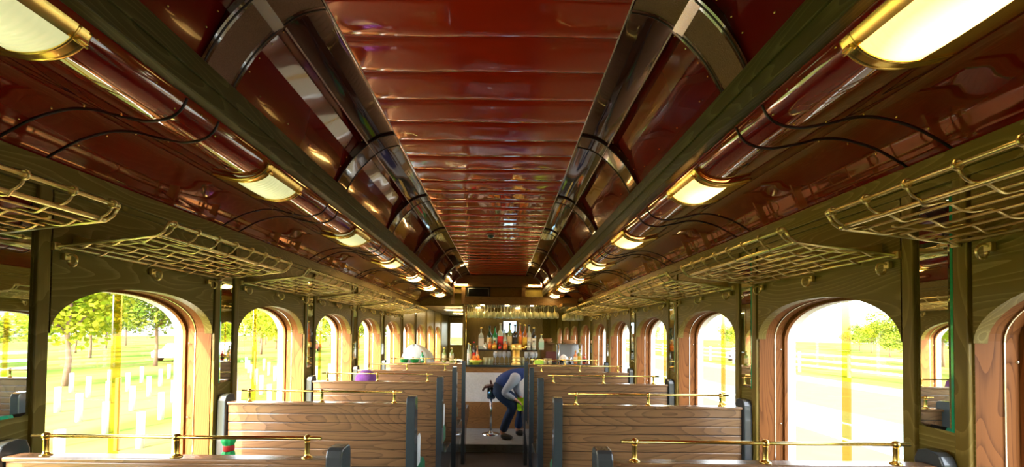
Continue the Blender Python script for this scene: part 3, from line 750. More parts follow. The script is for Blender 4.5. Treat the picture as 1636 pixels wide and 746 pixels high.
LIME = flat('lime_cloth', (.45,.85,.10), .8, var=.15, bump=.3)
WCL = flat('white_cloth', (.80,.82,.84), .7, var=.08, bump=.3)
cloth('napkin_pile', (CX+(862-803)*6.08/F, 6.08, .957), .17, .12, .09, LIME, 'lime green cloth heaped on the counter right of the beer tower', 'cloth', 2)

# right-hand service side: steel shelf, bowls, register, ice bucket
SX = 1.19
ss = empty('steel_shelf', (SX, 6.15, 0), label='stainless steel shelf unit holding bowls by the right wall', cat='shelf')
q = MB(); q.box(-.24, .13, -.14, .14, 1.27, 1.285, 0, .003); q.box(-.24, .13, -.14, .14, 1.00, 1.012, 0, .003); q.build('shelf_board', STEEL, ss)
for x in (-.23, .12):
    for y in (-.13, .13): MB().tube([(x, y, .957), (x, y, 1.268)], .008, 8).build('post', STEEL, ss)
MB().box(-.23, .12, .12, .13, 1.0, 1.27).build('back_panel', flat('steel_back', (.35,.38,.40), .3, .8), ss)
TERRA = flat('terracotta', (.62,.30,.13), .5, var=.1)
for x, y, z, r, lab in ((SX-.06, 6.08, 1.285, .11, 'wide terracotta bowl on the steel shelf'),):
    b_ = MB().lathe([(r*.5, 0), (r*.8, .015), (r, .05), (r*1.02, .055), (r*.96, .05), (r*.7, .016), (.001, .01)], n=24).build('bowl', TERRA, None, (x, y, z)); tag(b_, lab, 'bowl')
q = empty('side_ledge', (.83, 6.55, 0), label='oak ledge standing behind the counter below the stacked bowls', cat='ledge')
MB().box(-.12, .12, -.1, .1, 1.26, 1.28, 0, .003).build('ledge_board', BARBEAM, q); MB().box(-.1, .1, -.08, .08, 0, 1.26, 0, .003).build('cabinet', BARBEAM, q)
for i, z in enumerate((1.28, 1.318)):
    r = .10-.012*i
    b_ = MB().lathe([(r*.5, 0), (r*.85, .012), (r, .038), (r*1.04, .04), (r*.94, .036), (r*.7, .014), (.001, .01)], n=24).build('bowl', TERRA, None, (.83, 6.55, z)); tag(b_, ['lower terracotta bowl of the stack on the oak ledge', 'upper terracotta bowl of the stack on the oak ledge'][i], 'bowl', 'stacked bowls')
reg = empty('cash_register', (CX+(881-803)*6.15/F, 6.15, .956), label='dark point-of-sale terminal with red-brown back at the right of the bar', cat='register')
MB().box(-.07, .07, -.06, .06, 0, .03, 0, .006).build('base', BLACK, reg)
MB().prism([(-.02, .03), (.02, .03), (.035, .19), (.0, .20), (-.0, .19)], lambda u, v, w: (w, u, v), -.085, .085, 0, .003).build('monitor', flat('terminal_back', (.10,.03,.03), .3), reg)
SB = empty('ice_bucket', (CX+(900-803)*6.1/F, 6.1, .956), label='steel ice bucket covered with white cloth on the right counter', cat='bucket')
SB.location = (1.02, 5.935, .957)
MB().lathe([(.05, 0), (.065, .10), (.068, .10), (.068, .104), (.06, .10), (.048, .006), (.001, .005)], n=20).build('bucket', STEEL, SB)
cl = MB(); 
for i in range(3): pass
cl.lathe([(.075, .08), (.07, .115), (.045, .135), (.02, .16), (.001, .165)], n=12); cl.build('cloth_cover', WCL, SB)
# service top right of the bar
st = empty('service_counter', (1.14, 5.62, 0), label='narrow oak service counter by the right wall before the steel shelf', cat='counter')
MB().box(-.19, .19, -.12, .16, .985, 1.01, 0, .004).build('counter_top', GRAN, st); MB().box(-.17, .17, -.10, .14, 0, .985, 0, .004).build('cabinet', BAROAK, st)
for i, (px, w, hh, c, l, lab) in enumerate(((922, 8, .20, 'white', 'white', 'squat white jug'), )):
    pass
WJ = flat('white_china', (.8,.8,.8), .25, coat=.5)
for dx, dy, h_, r, c, lab, nmx in ((-.14, 0, .10, .030, WJ, 'white china sugar pot at the left end of the service counter', 'china_pot'), (-.07, .03, .09, .028, STEEL, 'steel cream pitcher on the service counter', 'pitcher')):
    o = empty(nmx, (1.14+dx, 5.62+dy, 1.01), label=lab, cat='pot'); MB().lathe([(r*.8, 0), (r, h_*.3), (r*.95, h_*.8), (r*.7, h_), (r*.6, h_), (r*.8, h_*.8), (r*.7, .01), (.001, .008)], n=16).build('body', c, o)
    MB().tube([(r*.9, 0, h_*.8), (r*1.6, 0, h_*.7), (r*1.6, 0, h_*.35), (r*.95, 0, h_*.25)], .004, 6).build('handle', c, o)
bottle(0, 0, 6.5, gl['orange'], lb['cream'], cp['gold'], label='small orange sauce bottle with cream label on the service counter', y=5.62, base=1.01, hh=.19, grp='bottles on the service counter').location = (1.14, 5.60, 1.01)
bottle(0, 0, 7, gl['olive'], lb['yellow'], cp['gold'], label='olive oil bottle with yellow label on the service counter', y=5.62, base=1.01, hh=.21, grp='bottles on the service counter').location = (1.20, 5.64, 1.01)
bottle(0, 0, 6, gl['red'], lb['black'], cp['red'], label='small red bottle with black label on the service counter', y=5.62, base=1.01, hh=.13, grp='bottles on the service counter').location = (1.27, 5.60, 1.01)

# left serving table behind the last left bench
tb = empty('serving_table', (-.88, 5.30, .045), label='oak serving table by the left windows behind the last bench', cat='table')
MB().box(-.42, .42, -.17, .17, .955, .985, 0, .005).build('table_top', BAROAK, tb)
MB().box(-.40, .40, -.15, .15, .88, .955, 0, .004).build('apron', BAROAK, tb)
for x in (-.38, .38):
    for y in (-.13, .13): MB().box(x-.02, x+.02, y-.02, y+.02, -.045, .88, 0, .003).build('leg', BAROAK, tb)
BAG = flat('translucent_bag', (.70,.80,.84), .35, trans=.35, var=.05, bump=.6, bscale=14)
bg = MB(); rows = []
for i in range(17):
    row = []; t = i/16
    for j in range(33):
        q = 2*PI*j/32; rr = .215*math.cos(t*PI/2)**.8*(1+.06*math.sin(7*q+3*t)+.04*math.sin(13*q+5*t)+.08*math.cos(q)); row.append((rr*math.cos(q)-.03*t, rr*.5*math.sin(q), .235*(1-(1-t)**1.5)*(1+.04*math.sin(5*q))))
    rows.append(row)
bg.grid(rows); bag = bg.build('plastic_bag', BAG); bag.location = (-1.09, 5.34, 1.031); tag(bag, 'puffed white plastic bag on the serving table by the left windows', 'bag')
GT = flat('green_tray', (.02,.45,.12), .35, coat=.4); TOM = flat('red_fruit', (.75,.05,.03), .3, coat=.5)
for i, (x, nmx) in enumerate(((-1.225, 'left'), (-1.085, 'right'))):
    t = empty('green_tray', (x, 5.185, 1.031), label='green plastic tray on the serving table, %s of the pair before the bag' % nmx, cat='tray', group='green trays on the serving table')
    q = MB(); q.lathe([(.045, 0), (.062, .045), (.065, .045), (.060, .042), (.043, .005), (.001, .004)], n=16); q.build('tray', GT, t)
    f_ = empty('tomato', (x-.02, 5.185, 1.075), label='red tomato heaped in the %s green tray' % nmx, cat='tomato', group='tomatoes in the green trays'); MB().sphere((0,0,0), .027, 0, 12, (1,1,.9)).build('flesh', TOM, f_); MB().lathe([(.01, .021), (.003, .03)], n=6).build('stalk', STEMM, f_)
bottle(0, 0, 6, gl['green'], lb['mint'], cp['red'], label='small green bottle with red cap on the serving table', y=5.6, base=.986, hh=.15, grp='bottles on the serving table').location = (-.985, 5.19, 1.031)
for i, x in enumerate((-.70, -.60)):
    r = bottle(0, 0, 7, gl['olive'], lb['cream'], cp['gold'], label='olive wine bottle with gold cap, %s of two on the serving table' % ['left', 'right'][i], y=5.6, base=.986, hh=.20, grp='bottles on the serving table'); r.location = (x, 5.25, 1.031)
pl = MB(); 
for i in range(4): pl.lathe([(.04, .008*i), (.075, .008*i+.009), (.076, .008*i+.011), (.04, .008*i+.004), (.001, .008*i+.004)], n=20)
# plates on a stand by the bar's left end are single things
pb = MB().lathe([(.04, 0), (.08, .010), (.082, .013), (.04, .005), (.001, .004)], n=24).build('plate', STEEL); pb.location = (-.535, 5.36, 1.031); tag(pb, 'silver plate at the aisle end of the serving table, lowest of the pile', 'plate', 'silver plates')
for i in (1, 2):
    o = copy_tree(pb); o.location = (-.535, 5.36, 1.031+.0075*i); tag(o, ['', 'silver plate in the middle of the pile on the serving table', 'silver plate topmost of the pile on the serving table'][i], 'plate', 'silver plates')

# brass stem pole stool-like ashtray stand: steel pedestal stool beside the man
stl = empty('bar_stool', (CX+(786-803)*5.55/F, 5.55, 0), label='chrome pedestal bar stool with small dark seat before the white bar front', cat='stool')
CHR = flat('chrome', (.75,.78,.82), .12, 1)
MB().lathe([(.13, 0), (.13, .006), (.06, .022), (.03, .035), (.018, .05)], n=28).build('foot_plate', CHR, stl)
MB().tube([(0,0,.04), (0,0,.52)], .016, 12).build('column', CHR, stl)
MB().lathe([(.045, .50), (.06, .51), (.06, .57), (.055, .66), (.05, .66)], n=20).build('seat_hub', flat('hub_blue_steel', (.10,.22,.40), .2, .8), stl)
q = MB(); q.prism([(-.10,-.012), (-.06, .02), (.02, .03), (.10, .03), (.10, .016), (.02, .012), (-.05, 0), (-.085, -.03)], lambda u, v, w: (u-.03, w, v*1.6+.655), -.08, .08, 0, .006); q.build('seat', flat('dark_leather', (.07,.03,.03), .35, coat=.3), stl)
MB().prism([(-.02, .66), (.015, .66), (-.01, .76), (-.035, .755)], lambda u, v, w: (u+.01, w, v), .03, .06, 0, .004).build('backrest', flat('dark_leather2', (.07,.03,.03), .35, coat=.3), stl)

# ------------------------------------------------------------------ people
def skin_mesh(name, verts, edges, mat, parent, root_i=0, sub=2, smoothing=True):
    me = bpy.data.meshes.new(name); me.from_pydata([v[0] for v in verts], edges, [])
    o = bpy.data.objects.new(name, me); COL.objects.link(o)
    md = o.modifiers.new('s', 'SKIN'); md.use_smooth_shade = True
    for i, v in enumerate(verts):
        r = v[1]; r = (r, r) if not isinstance(r, tuple) else r
        me.skin_vertices[0].data[i].radius = r; me.skin_vertices[0].data[i].use_root = (i == root_i)
    ss_ = o.modifiers.new('d', 'SUBSURF'); ss_.levels = sub; ss_.render_levels = sub
    dg = bpy.context.evaluated_depsgraph_get(); dg.update()
    nm = bpy.data.meshes.new_from_object(o.evaluated_get(dg)); o.modifiers.clear(); o.data = nm; nm.name = name
    for p in nm.polygons: p.use_smooth = True
    nm.materials.clear(); nm.materials.append(mat)
    o.parent = parent; return o
SKIN = flat('skin', (.62,.30,.19), .5, var=.06)
SKIN2 = flat('skin_light', (.70,.42,.32), .5, var=.06)
def hand(V, E, wi, w, d, side, up, s=1.0, curl=.5):
    """fingers and thumb grown from wrist vertex wi; w wrist pos, d forearm direction, side across the palm, up back of hand"""
    w, d, side, up = Vector(w), Vector(d).normalized(), Vector(side).normalized(), Vector(up).normalized()
    palm = len(V); V.append((w+d*.045*s, (.026*s, .016*s))); E.append((wi, palm))
    k2 = len(V); V.append((w+d*.078*s, (.030*s, .013*s))); E.append((palm, k2))
    for i, ln in enumerate((.062, .072, .066, .050)):
        off = side*(.027-.018*i)*s; p = w+d*.085*s+off; b = len(V); V.append((p, .0095*s)); E.append((k2, b))
        dd = d.copy()
        for j in range(3):
            dd = (dd-up*curl*.55).normalized(); p = p+dd*ln*s/3*1.05; V.append((p, (.0088-.0012*j)*s)); E.append((len(V)-2, len(V)-1))
    p = w+d*.03*s+side*.024*s; b = len(V); V.append((p, .011*s)); E.append((palm, b))
    for j, dd in enumerate(((side*.8+d*.6-up*.2), (side*.35+d*.9-up*.3))):
        p = p+dd.normalized()*.03*s; V.append((p, (.0105-.001*j)*s)); E.append((len(V)-2, len(V)-1))
def head(V, E, ni, c, fwd, up, s=1.0):
    """neck vertex ni; head centre c; adds skull, jaw, nose"""
    c, fwd, up = Vector(c), Vector(fwd).normalized(), Vector(up).normalized()
    a = len(V); V.append((c-up*.05*s+fwd*.005*s, .060*s)); E.append((ni, a))
    b = len(V); V.append((c+up*.02*s, (.077*s, .088*s))); E.append((a, b))
    t = len(V); V.append((c+up*.075*s-fwd*.005*s, .055*s)); E.append((b, t))
    j = len(V); V.append((c-up*.085*s+fwd*.055*s, .030*s)); E.append((a, j))
def face(root, c, fwd, up, s=1.0):
    c, fwd, up = Vector(c), Vector(fwd).normalized(), Vector(up).normalized(); sd = fwd.cross(up).normalized()
    EYE = flat('eye_white', (.8,.8,.78), .2); PUP = flat('pupil', (.04,.03,.02), .2); LIP = flat('lips', (.50,.18,.15), .5)
    m = MB()
    for g in (-1, 1):
        m.sphere(c+fwd*.078*s+sd*g*.030*s+up*.012*s, .011*s, 0, 8); m.sphere(c+fwd*.086*s+sd*g*.030*s+up*.012*s, .005*s, 1, 8)
    m.tube([c+fwd*.080*s-up*.048*s+sd*x*.022*s for x in (-1, 0, 1)], [.002*s, .005*s, .002*s], 6, 2)
    m.tube([c+fwd*.080*s+up*.012*s, c+fwd*.098*s-up*.018*s, c+fwd*.082*s-up*.024*s], [.006*s, .010*s, .007*s], 8, 3)
    for g in (-1, 1): m.sphere(c+sd*g*.078*s-up*.005*s, .022*s, 3, 8, (.4, .5, 1))
    return m.build('face', [EYE, PUP, LIP, SKIN], root)
# bending man beside the bar
py = 5.40
def Q(px, pyy, dy=0.0): v = at(px, pyy, py); return Vector((v.x, v.y+dy, v.z))
man = empty('person', (.2, py, 0), label='person in navy vest and jeans bending down in the aisle with a lime cloth', cat='person')
def rel(v): return v - Vector((.2, py, 0))
hip = rel(Q(796, 619)); waist = rel(Q(806, 609)); chest = rel(Q(820, 601)); neckb = rel(Q(836, 594)); neck = rel(Q(845, 597)); hd_ = rel(Q(859, 604))
hipL, hipR = hip+Vector((.0,-.085,-.03)), hip+Vector((.02,.085,-.03))
kL, aL, fL, tL = rel(Q(821, 647, -.10)), rel(Q(804, 686, -.10)), rel(Q(805, 694, -.10)), rel(Q(816, 695.5, -.14))
kR, aR, fR, tR = rel(Q(837, 652, .10)), rel(Q(829, 682, .10)), rel(Q(829, 690, .10)), rel(Q(842, 692, .08))
for v in (fL, tL, fR, tR): v.z = .045
aL.z = .13; aR.z = .13
shL, shR = chest+Vector((.045,-.16,.0)), chest+Vector((.045,.16,.02))
eL, wL = rel(Q(805.5, 624, -.17)), rel(Q(824, 635.5, -.14)); eR, wR = rel(Q(826, 624, .15)), rel(Q(834, 637, .05))
V = [(hip+Vector((.035,0,-.015)), .066), (waist+Vector((.012,0,-.008)), .070), (chest, (.088,.095)), (neckb, .058), (neck, .052)]; E = [(0,1), (1,2), (2,3), (3,4)]
head(V, E, 4, hd_, (.75,0,-.65), (.65,0,.75), .95)
def limb(V, E, fr, pts):
    p = fr
    for q in pts: V.append(q); E.append((p, len(V)-1)); p = len(V)-1
    return p
limb(V, E, 0, [(hipL+Vector((.015,0,-.01)), .060), ((hipL+kL)/2, .070), (kL, .055), ((kL+aL)/2, .050), (aL, .036), (fL, .036), (tL, .028)])
limb(V, E, 0, [(hipR+Vector((.015,0,-.01)), .060), ((hipR+kR)/2, .070), (kR, .055), ((kR+aR)/2, .050), (aR, .036), (fR, .036), (tR, .028)])
wi = limb(V, E, 2, [(shL, .044), ((shL+eL)/2, .045), (eL, .036), ((eL+wL)/2, .034), (wL, .024)]); hand(V, E, wi, wL, wL-eL, (0, 1, .3), (0,-.2,1), .95, .45)
wi = limb(V, E, 2, [(shR, .044), ((shR+eR)/2, .045), (eR, .036), ((eR+wR)/2, .034), (wR, .024)]); hand(V, E, wi, wR, wR-eR, (0,-1, .3), (0,-.2,1), .95, .45)
skin_mesh('body', V, E, SKIN, man)
face(man, hd_, (.75,0,-.65), (.65,0,.75), .95)
NAVY = flat('navy_vest', (.010,.035,.17), .7, var=.2, bscale=20, bump=.3); JEAN = flat('dark_jeans', (.010,.030,.085), .8, var=.3, bscale=30, bump=.3)
def stripe_mat():
    m, nt, b = new_mat('grey_striped_shirt'); N = nt.nodes.new; tc = N('ShaderNodeTexCoord'); w = N('ShaderNodeTexWave'); w.inputs['Scale'].default_value = 60; w.bands_direction = 'Z'
    r = N('ShaderNodeValToRGB'); r.color_ramp.elements[0].color = (.26,.29,.36,1); r.color_ramp.elements[1].color = (.42,.45,.52,1)
    nt.links.new(tc.outputs['Object'], w.inputs['Vector']); nt.links.new(w.outputs['Fac'], r.inputs[0]); nt.links.new(r.outputs[0], b.inputs['Base Color']); b.inputs['Roughness'].default_value = .8; return m
SHIRT = stripe_mat()
V = [(hip+Vector((.01,0,.0)), .120), (waist, .124), (chest, (.138,.142)), (neckb, .098), ((neckb+neck)/2, .088), (chest*.25+shL*.75+Vector((-.01,0,.01)), .090), (chest*.25+shR*.75, .088)]
skin_mesh('vest', V, [(0,1), (1,2), (2,3), (3,4), (2,5), (2,6)], NAVY, man)
skin_mesh('trousers', [(hip+Vector((.012,0,-.01)), .108), (hipL, .092), ((hipL+kL)/2, .092), (kL, .072), ((kL+aL)/2, .064), (aL-Vector((0,0,.045)), .060), (hipR, .092), ((hipR+kR)/2, .092), (kR, .072), ((kR+aR)/2, .064), (aR-Vector((0,0,.045)), .060), (hip*.4+waist*.6, .112)], [(0,11), (0,1), (1,2), (2,3), (3,4), (4,5), (0,6), (6,7), (7,8), (8,9), (9,10)], JEAN, man)
for sh_, e_, w_ in ((shL, eL, wL), (shR, eR, wR)):
    skin_mesh('shirt_sleeve', [(chest*.5+sh_*.5, .092), (sh_, .084), ((sh_+e_)/2, .062), (e_, .050), ((e_+w_)/2, .046), (w_*.93+e_*.07, .036)], [(0,1), (1,2), (2,3), (3,4), (4,5)], SHIRT, man)
skin_mesh('shirt_collar', [(neckb-Vector((.03,0,0)), .080), (neck-Vector((.0,0,0)), .078)], [(0,1)], SHIRT, man)
SHOE = flat('black_shoe', (.015,.018,.025), .3, coat=.3)
for f_, t_ in ((fL, tL), (fR, tR)):
    dd = (t_-f_).normalized(); skin_mesh('shoe', [(f_-dd*.035+Vector((0,0,.005)), (.046,.046)), (f_+dd*.03+Vector((0,0,-.003)), (.046,.042)), (t_+Vector((0,0,-.010)), (.046,.034)), (t_+dd*.04+Vector((0,0,-.014)), (.036,.024))], [(0,1), (1,2), (2,3)], SHOE, man)
HAIR = flat('grey_hair', (.30,.29,.28), .6, bump=.5, bscale=80)
skin_mesh('hair', [(hd_-Vector((.75,0,-.65))*.045, .082), (hd_+Vector((.65,0,.75))*.03-Vector((.75,0,-.65))*.02, (.082,.09)), (hd_+Vector((.65,0,.75))*.07-Vector((.75,0,-.65))*.02, .062)], [(0,1), (1,2)], HAIR, man)
gc = MB(); rows = []
for i in range(11):
    row = []
    for j in range(9):
        u, v_ = i/10, j/8; row.append((.05*math.sin(u*3+v_*2)*.5+.012*math.sin(u*9), .20*(v_-.5)*(1-.2*u), -.17*u+.02*math.sin(v_*6)))
    rows.append(row)
gc.grid(rows); gc.grid([[(p[0]+.006, p[1], p[2]) for p in r] for r in rows])
gc = gc.build('cleaning_cloth', flat('lime_towel', (.45,1,.02), .8, var=.1)); gc.location = (Q(837, 631).x, py-.14, Q(837, 631).z); gc.rotation_euler = (0, .1, 1.2); tag(gc, 'bright lime cleaning cloth hanging from the bending person\'s hand', 'cloth')

# seated person with purple cap in the third left bench
sy = 1.085+.873*2
p0 = Vector((-1.02, sy+.22, .635)); sp = empty('person', tuple(p0), label='seated person in a purple knit cap seen from behind in the third left bench', cat='person')
hc = Vector((.045, -.02, H-.392-.635))
V = [(Vector((0, .03, .10)), (.13,.10)), (Vector((0, .0, .22)), (.14,.10)), (Vector((0, -.03, .29)), (.12,.085)), (Vector((.02, -.025, .335)), .05), (Vector((.035, -.02, .36)), .045)]; E = [(0,1), (1,2), (2,3), (3,4)]
head(V, E, 4, hc, (0,1,-.1), (0,.1,1), .82)
for g in (-1, 1):
    limb(V, E, 0, [(Vector((g*.09, .08, .07)), .075), (Vector((g*.10, .22, .075)), .068), (Vector((g*.10, .36, .06)), .055), (Vector((g*.10, .385, -.20)), .048), (Vector((g*.10, .385, -.56)), .034), (Vector((g*.10, .40, -.655)), .032), (Vector((g*.10, .48, -.67)), .026)])
    el = Vector((g*.19, .10, .10)); wr = Vector((g*.10, .27, .16)); wi = limb(V, E, 2, [(Vector((g*.16, -.02, .29)), .05), (Vector((g*.185, .03, .20)), .043), (el, .035), ((el+wr)/2, .031), (wr, .022)]); hand(V, E, wi, wr, wr-el, (-g, 0, 0), (0,0,1), .85, .4)
skin_mesh('body', V, E, SKIN2, sp); face(sp, hc, (0,1,-.1), (0,.1,1), .82)
CLO = flat('dark_sweater', (.08,.04,.12), .85, var=.2)
V = [(Vector((0, .03, .09)), (.145,.115)), (Vector((0, .0, .22)), (.155,.115)), (Vector((0, -.03, .31)), (.13,.095)), (Vector((0, -.025, .36)), .06)]; E = [(0,1), (1,2), (2,3)]
for g in (-1, 1):
    el = Vector((g*.19, .10, .10)); wr = Vector((g*.10, .27, .16)); limb(V, E, 2, [(Vector((g*.16, -.02, .29)), .062), (Vector((g*.185, .03, .20)), .054), (el, .045), ((el+wr)/2, .041)])
skin_mesh('sweater', V, E, CLO, sp)
V = [(Vector((0, .05, .08)), .12)]; E = []
for g in (-1, 1): limb(V, E, 0, [(Vector((g*.09, .08, .07)), .088), (Vector((g*.10, .22, .075)), .080), (Vector((g*.10, .36, .06)), .066), (Vector((g*.10, .385, -.20)), .058), (Vector((g*.10, .385, -.56)), .048)])
skin_mesh('trousers', V, E, JEAN, sp)
PUR = flat('purple_knit', (.30,.10,.42), .9, var=.2, bscale=90, bump=.6)
cpm = MB(); cpm.lathe([(.078, -.035), (.082, -.005), (.077, .03), (.062, .058), (.036, .076), (.001, .083)], n=24); cpm.lathe([(.080, -.040), (.084, -.034), (.084, -.018), (.081, -.014)], n=24, mi=1); c_ = cpm.build('knit_cap', [PUR, flat('purple_band', (.17,.05,.22), .9, bump=.5, bscale=90)], sp); c_.location = hc+Vector((0, 0, .02))
skin_mesh('hair', [(hc+Vector((0,-.015,-.02)), .066), (hc+Vector((0,-.02,-.07)), .052)], [(0,1)], flat('brown_hair', (.06,.03,.02), .6, bump=.5, bscale=80), sp)
# green bundle on the nearest left seat
nb = empty('napkin_bundle', (-.962, 1.50, .627), label='green bundle tied with a red band standing on the nearest left bench seat', cat='bundle')
q = MB(); rows = []
for i, (r, z) in enumerate(((.026, 0), (.028, .10), (.028, .22), (.030, .32), (.026, .352), (.019, .364), (.019, .380), (.025, .392), (.030, .404), (.026, .412))):
    r *= .78; z *= .93; rows.append([(r*(1+.12*math.sin(7*a))*math.cos(a), r*(1+.12*math.sin(7*a))*math.sin(a), z) for a in [2*PI*k/28 for k in range(29)]])
q.grid(rows); q.build('bundle', flat('green_fabric', (.02,.55,.14), .6, var=.3), nb)
MB().lathe([(.0175, .335), (.0190, .338), (.0190, .354), (.0175, .357)], n=20).build('red_band', lb['red'], nb)
# small white cards standing at the aisle ends of two seats
for y, lab in ((2.27, 'white card standing upright at the aisle end of the second left bench seat'), (3.24, 'white card standing upright at the aisle end of the third left bench seat')):
    o = MB().prism([(-.035, 0), (.035, 0), (.040, .15), (.02, .175), (-.02, .17), (-.035, .14)], lambda u, v, w: (w, u, v), -.003, .003, 0, .001).build('card', WCL); o.location = (-.396, y, .660); tag(o, lab, 'card')

# ------------------------------------------------------------------ outside
GZ = -1.05
def ground_mat():
    m, nt, b = new_mat('lawn'); N = nt.nodes.new; L = nt.links.new; tc = N('ShaderNodeTexCoord'); n1 = N('ShaderNodeTexNoise'); n1.inputs['Scale'].default_value = .35; n1.inputs['Detail'].default_value = 6
    r = N('ShaderNodeValToRGB'); r.color_ramp.elements[0].color = (.075,.135,.022,1); r.color_ramp.elements[1].color = (.16,.15,.045,1); r.color_ramp.elements[0].position = .40; r.color_ramp.elements[1].position = .6
    mp_ = N('ShaderNodeMapping'); mp_.inputs['Scale'].default_value = (1.2, .35, 1); L(tc.outputs['Object'], mp_.inputs[0]); L(mp_.outputs[0], n1.inputs[0]); L(n1.outputs['Fac'], r.inputs[0]); L(r.outputs[0], b.inputs['Base Color']); b.inputs['Roughness'].default_value = .95; b.inputs['Specular IOR Level'].default_value = 0; return m
LAWN = ground_mat()
o = MB().box(-160, -2.2, -60, 260, GZ-.3, GZ).build('lawn', LAWN); tag(o, kind='structure')
GRAV = flat('pale_gravel', (.105,.093,.060), .9, var=.12, bscale=2, spec=0)
ASPH = flat('blue_grey_asphalt', (.085,.110,.108), .9, var=.12, bscale=1.5, spec=0)
o = MB().box(-2.2, 8.3, -60, 260, GZ-.3, GZ).build('gravel_bed', GRAV); tag(o, kind='structure')
o = MB().box(8.3, 11.6, -60, 260, GZ-.3, GZ+.0).build('road', ASPH); tag(o, kind='structure')
o = MB().box(11.6, 17, -60, 260, GZ-.3, GZ).build('verge', GRAV); tag(o, kind='structure')
o = MB().box(17, 19.5, -60, 260, GZ-.3, GZ).build('far_road', ASPH); tag(o, kind='structure')
o = MB().box(19.5, 160, -60, 260, GZ-.3, GZ).build('far_verge', LAWN); tag(o, kind='structure')
q = MB(); q.box(8.35, 8.5, -60, 260, GZ, GZ+.012); 
for i in range(40): q.box(9.9, 10.05, -20+i*6, -17+i*6, GZ, GZ+.012)
tag(q.build('road_marking', flat('road_paint', (.85,.85,.82), .7)), kind='structure')
BARK = flat('bark', (.16,.09,.05), .9, var=.3, bump=.5); 
def leaf_mat(n, a, b_):
    m, nt, b = new_mat(n); N = nt.nodes.new; tc = N('ShaderNodeTexCoord'); z = N('ShaderNodeTexNoise'); z.inputs['Scale'].default_value = 1.2; r = N('ShaderNodeValToRGB'); r.color_ramp.elements[0].color = (*a, 1); r.color_ramp.elements[1].color = (*b_, 1)
    r.color_ramp.elements[0].position = .35; r.color_ramp.elements[1].position = .65
    nt.links.new(tc.outputs['Object'], z.inputs[0]); nt.links.new(z.outputs['Fac'], r.inputs[0]); nt.links.new(r.outputs[0], b.inputs['Base Color']); b.inputs['Roughness'].default_value = .7
    b.inputs['Specular IOR Level'].default_value = .1; return m
LEAF = leaf_mat('leaf_yellow_green', (.11,.17,.004), (.28,.27,.012)); LEAF2 = leaf_mat('leaf_olive', (.060,.11,.006), (.17,.19,.014))
def make_tree(seed, h, w, leaf):
    rnd = random.Random(seed); root = empty('tree', (0,0,0))
    t = MB(); th = h*.33; t.tube([(0,0,0), (.08,.05,th*.5), (.02,0,th), (.1,.1,h*.6)], [.13, .10, .08, .05], 8)
    for i in range(5):
        a = rnd.random()*6.28; t.tube([(.02,0,th), (math.cos(a)*w*.2, math.sin(a)*w*.2, th+h*.2), (math.cos(a)*w*.35, math.sin(a)*w*.35, th+h*.38)], [.05, .035, .02], 6)
    t.build('trunk', BARK, root)
    c = MB(); blobs = [(rnd.uniform(-.32, .32)*w, rnd.uniform(-.32, .32)*w, th+rnd.uniform(.04, .55)*h, rnd.uniform(.16, .27)*w) for _ in range(12)]
    for bx, by, bz, br in blobs:
        for _ in range(620):
            d = Vector((rnd.gauss(0,1), rnd.gauss(0,1), rnd.gauss(0,.8))).normalized()*br*rnd.uniform(.55, 1.05); p = Vector((bx, by, bz))+d
            u = Vector((rnd.gauss(0,1), rnd.gauss(0,1), rnd.gauss(0,1))).normalized(); v_ = u.orthogonal().normalized(); s_ = rnd.uniform(.07, .17)
            c.add([p-u*s_, p+v_*s_*.6, p+u*s_, p-v_*s_*.6], [(0,1,2,3)])
    c.build('crown', leaf, root); return root
treesL = [make_tree(3, 7.0, 6.5, LEAF), make_tree(5, 8.0, 7.0, LEAF2)]
lt = [(-19, 17, 0), (-24, 27, 1), (-17, 31, 0), (-30, 22, 0), (-26, 42, 0), (-15, 45, 1), (-36, 34, 1), (-22, 60, 0), (-12.5, 62, 0), (-33, 12, 1), (-20, 85, 1)]
TL = ['left lawn by the nearest window', 'behind the first tree on the left lawn', 'mid-distance beside the vineyard rows', 'far left behind the vineyard', 'further along behind the vineyard', 'near the track further along the left', 'far back at the left edge of the lawn', 'distant on the left lawn', 'distant close to the track on the left', 'at the extreme left beyond the nearest window', 'farthest on the left lawn']
lt += [(-45-(i % 3)*8, 8+i*11, i % 2) for i in range(9)]+[(-32, 55, 0), (-31, 70, 1)]
TL += ['%s in the belt behind the left lawn' % w for w in ORD+['farthest']]+['%s of the pair far behind the vine tubes' % w for w in ('nearer', 'farther')]
used = set()
for i, (x, y, k) in enumerate(lt):
    t = treesL[k] if k not in used else copy_tree(treesL[k]); used.add(k)
    t.location = (x, y, GZ); t.rotation_euler.z = i*1.3
    tag(t, '%s tree outside, %s' % (['yellow-green leafy', 'olive green leafy'][k], TL[i]), 'tree', 'trees beyond the left windows')
rt = [(30, 24, 0), (36, 34, 1), (30, 46, 0), (26, 70, 1), (44, 20, 0), (40, 60, 0), (27, 95, 0)]
TR = ['right of the road by the nearest window', 'second beyond the road on the right', 'third beyond the road on the right', 'distant beyond the road on the right', 'far right behind the fence', 'far back behind the trees beyond the road', 'farthest beyond the road on the right']
rt += [(52+(i % 3)*9, 16+i*12, (i+1) % 2) for i in range(8)]; TR += ['%s in the belt far to the right' % w for w in ORD]
for i, (x, y, k) in enumerate(rt):
    t = copy_tree(treesL[k]); t.location = (x, y, GZ); t.scale = (.8, .8, .62); t.rotation_euler.z = i*2.1
    tag(t, '%s tree outside, %s' % (['yellow-green leafy', 'olive green leafy'][k], TR[i]), 'tree', 'trees beyond the right windows')
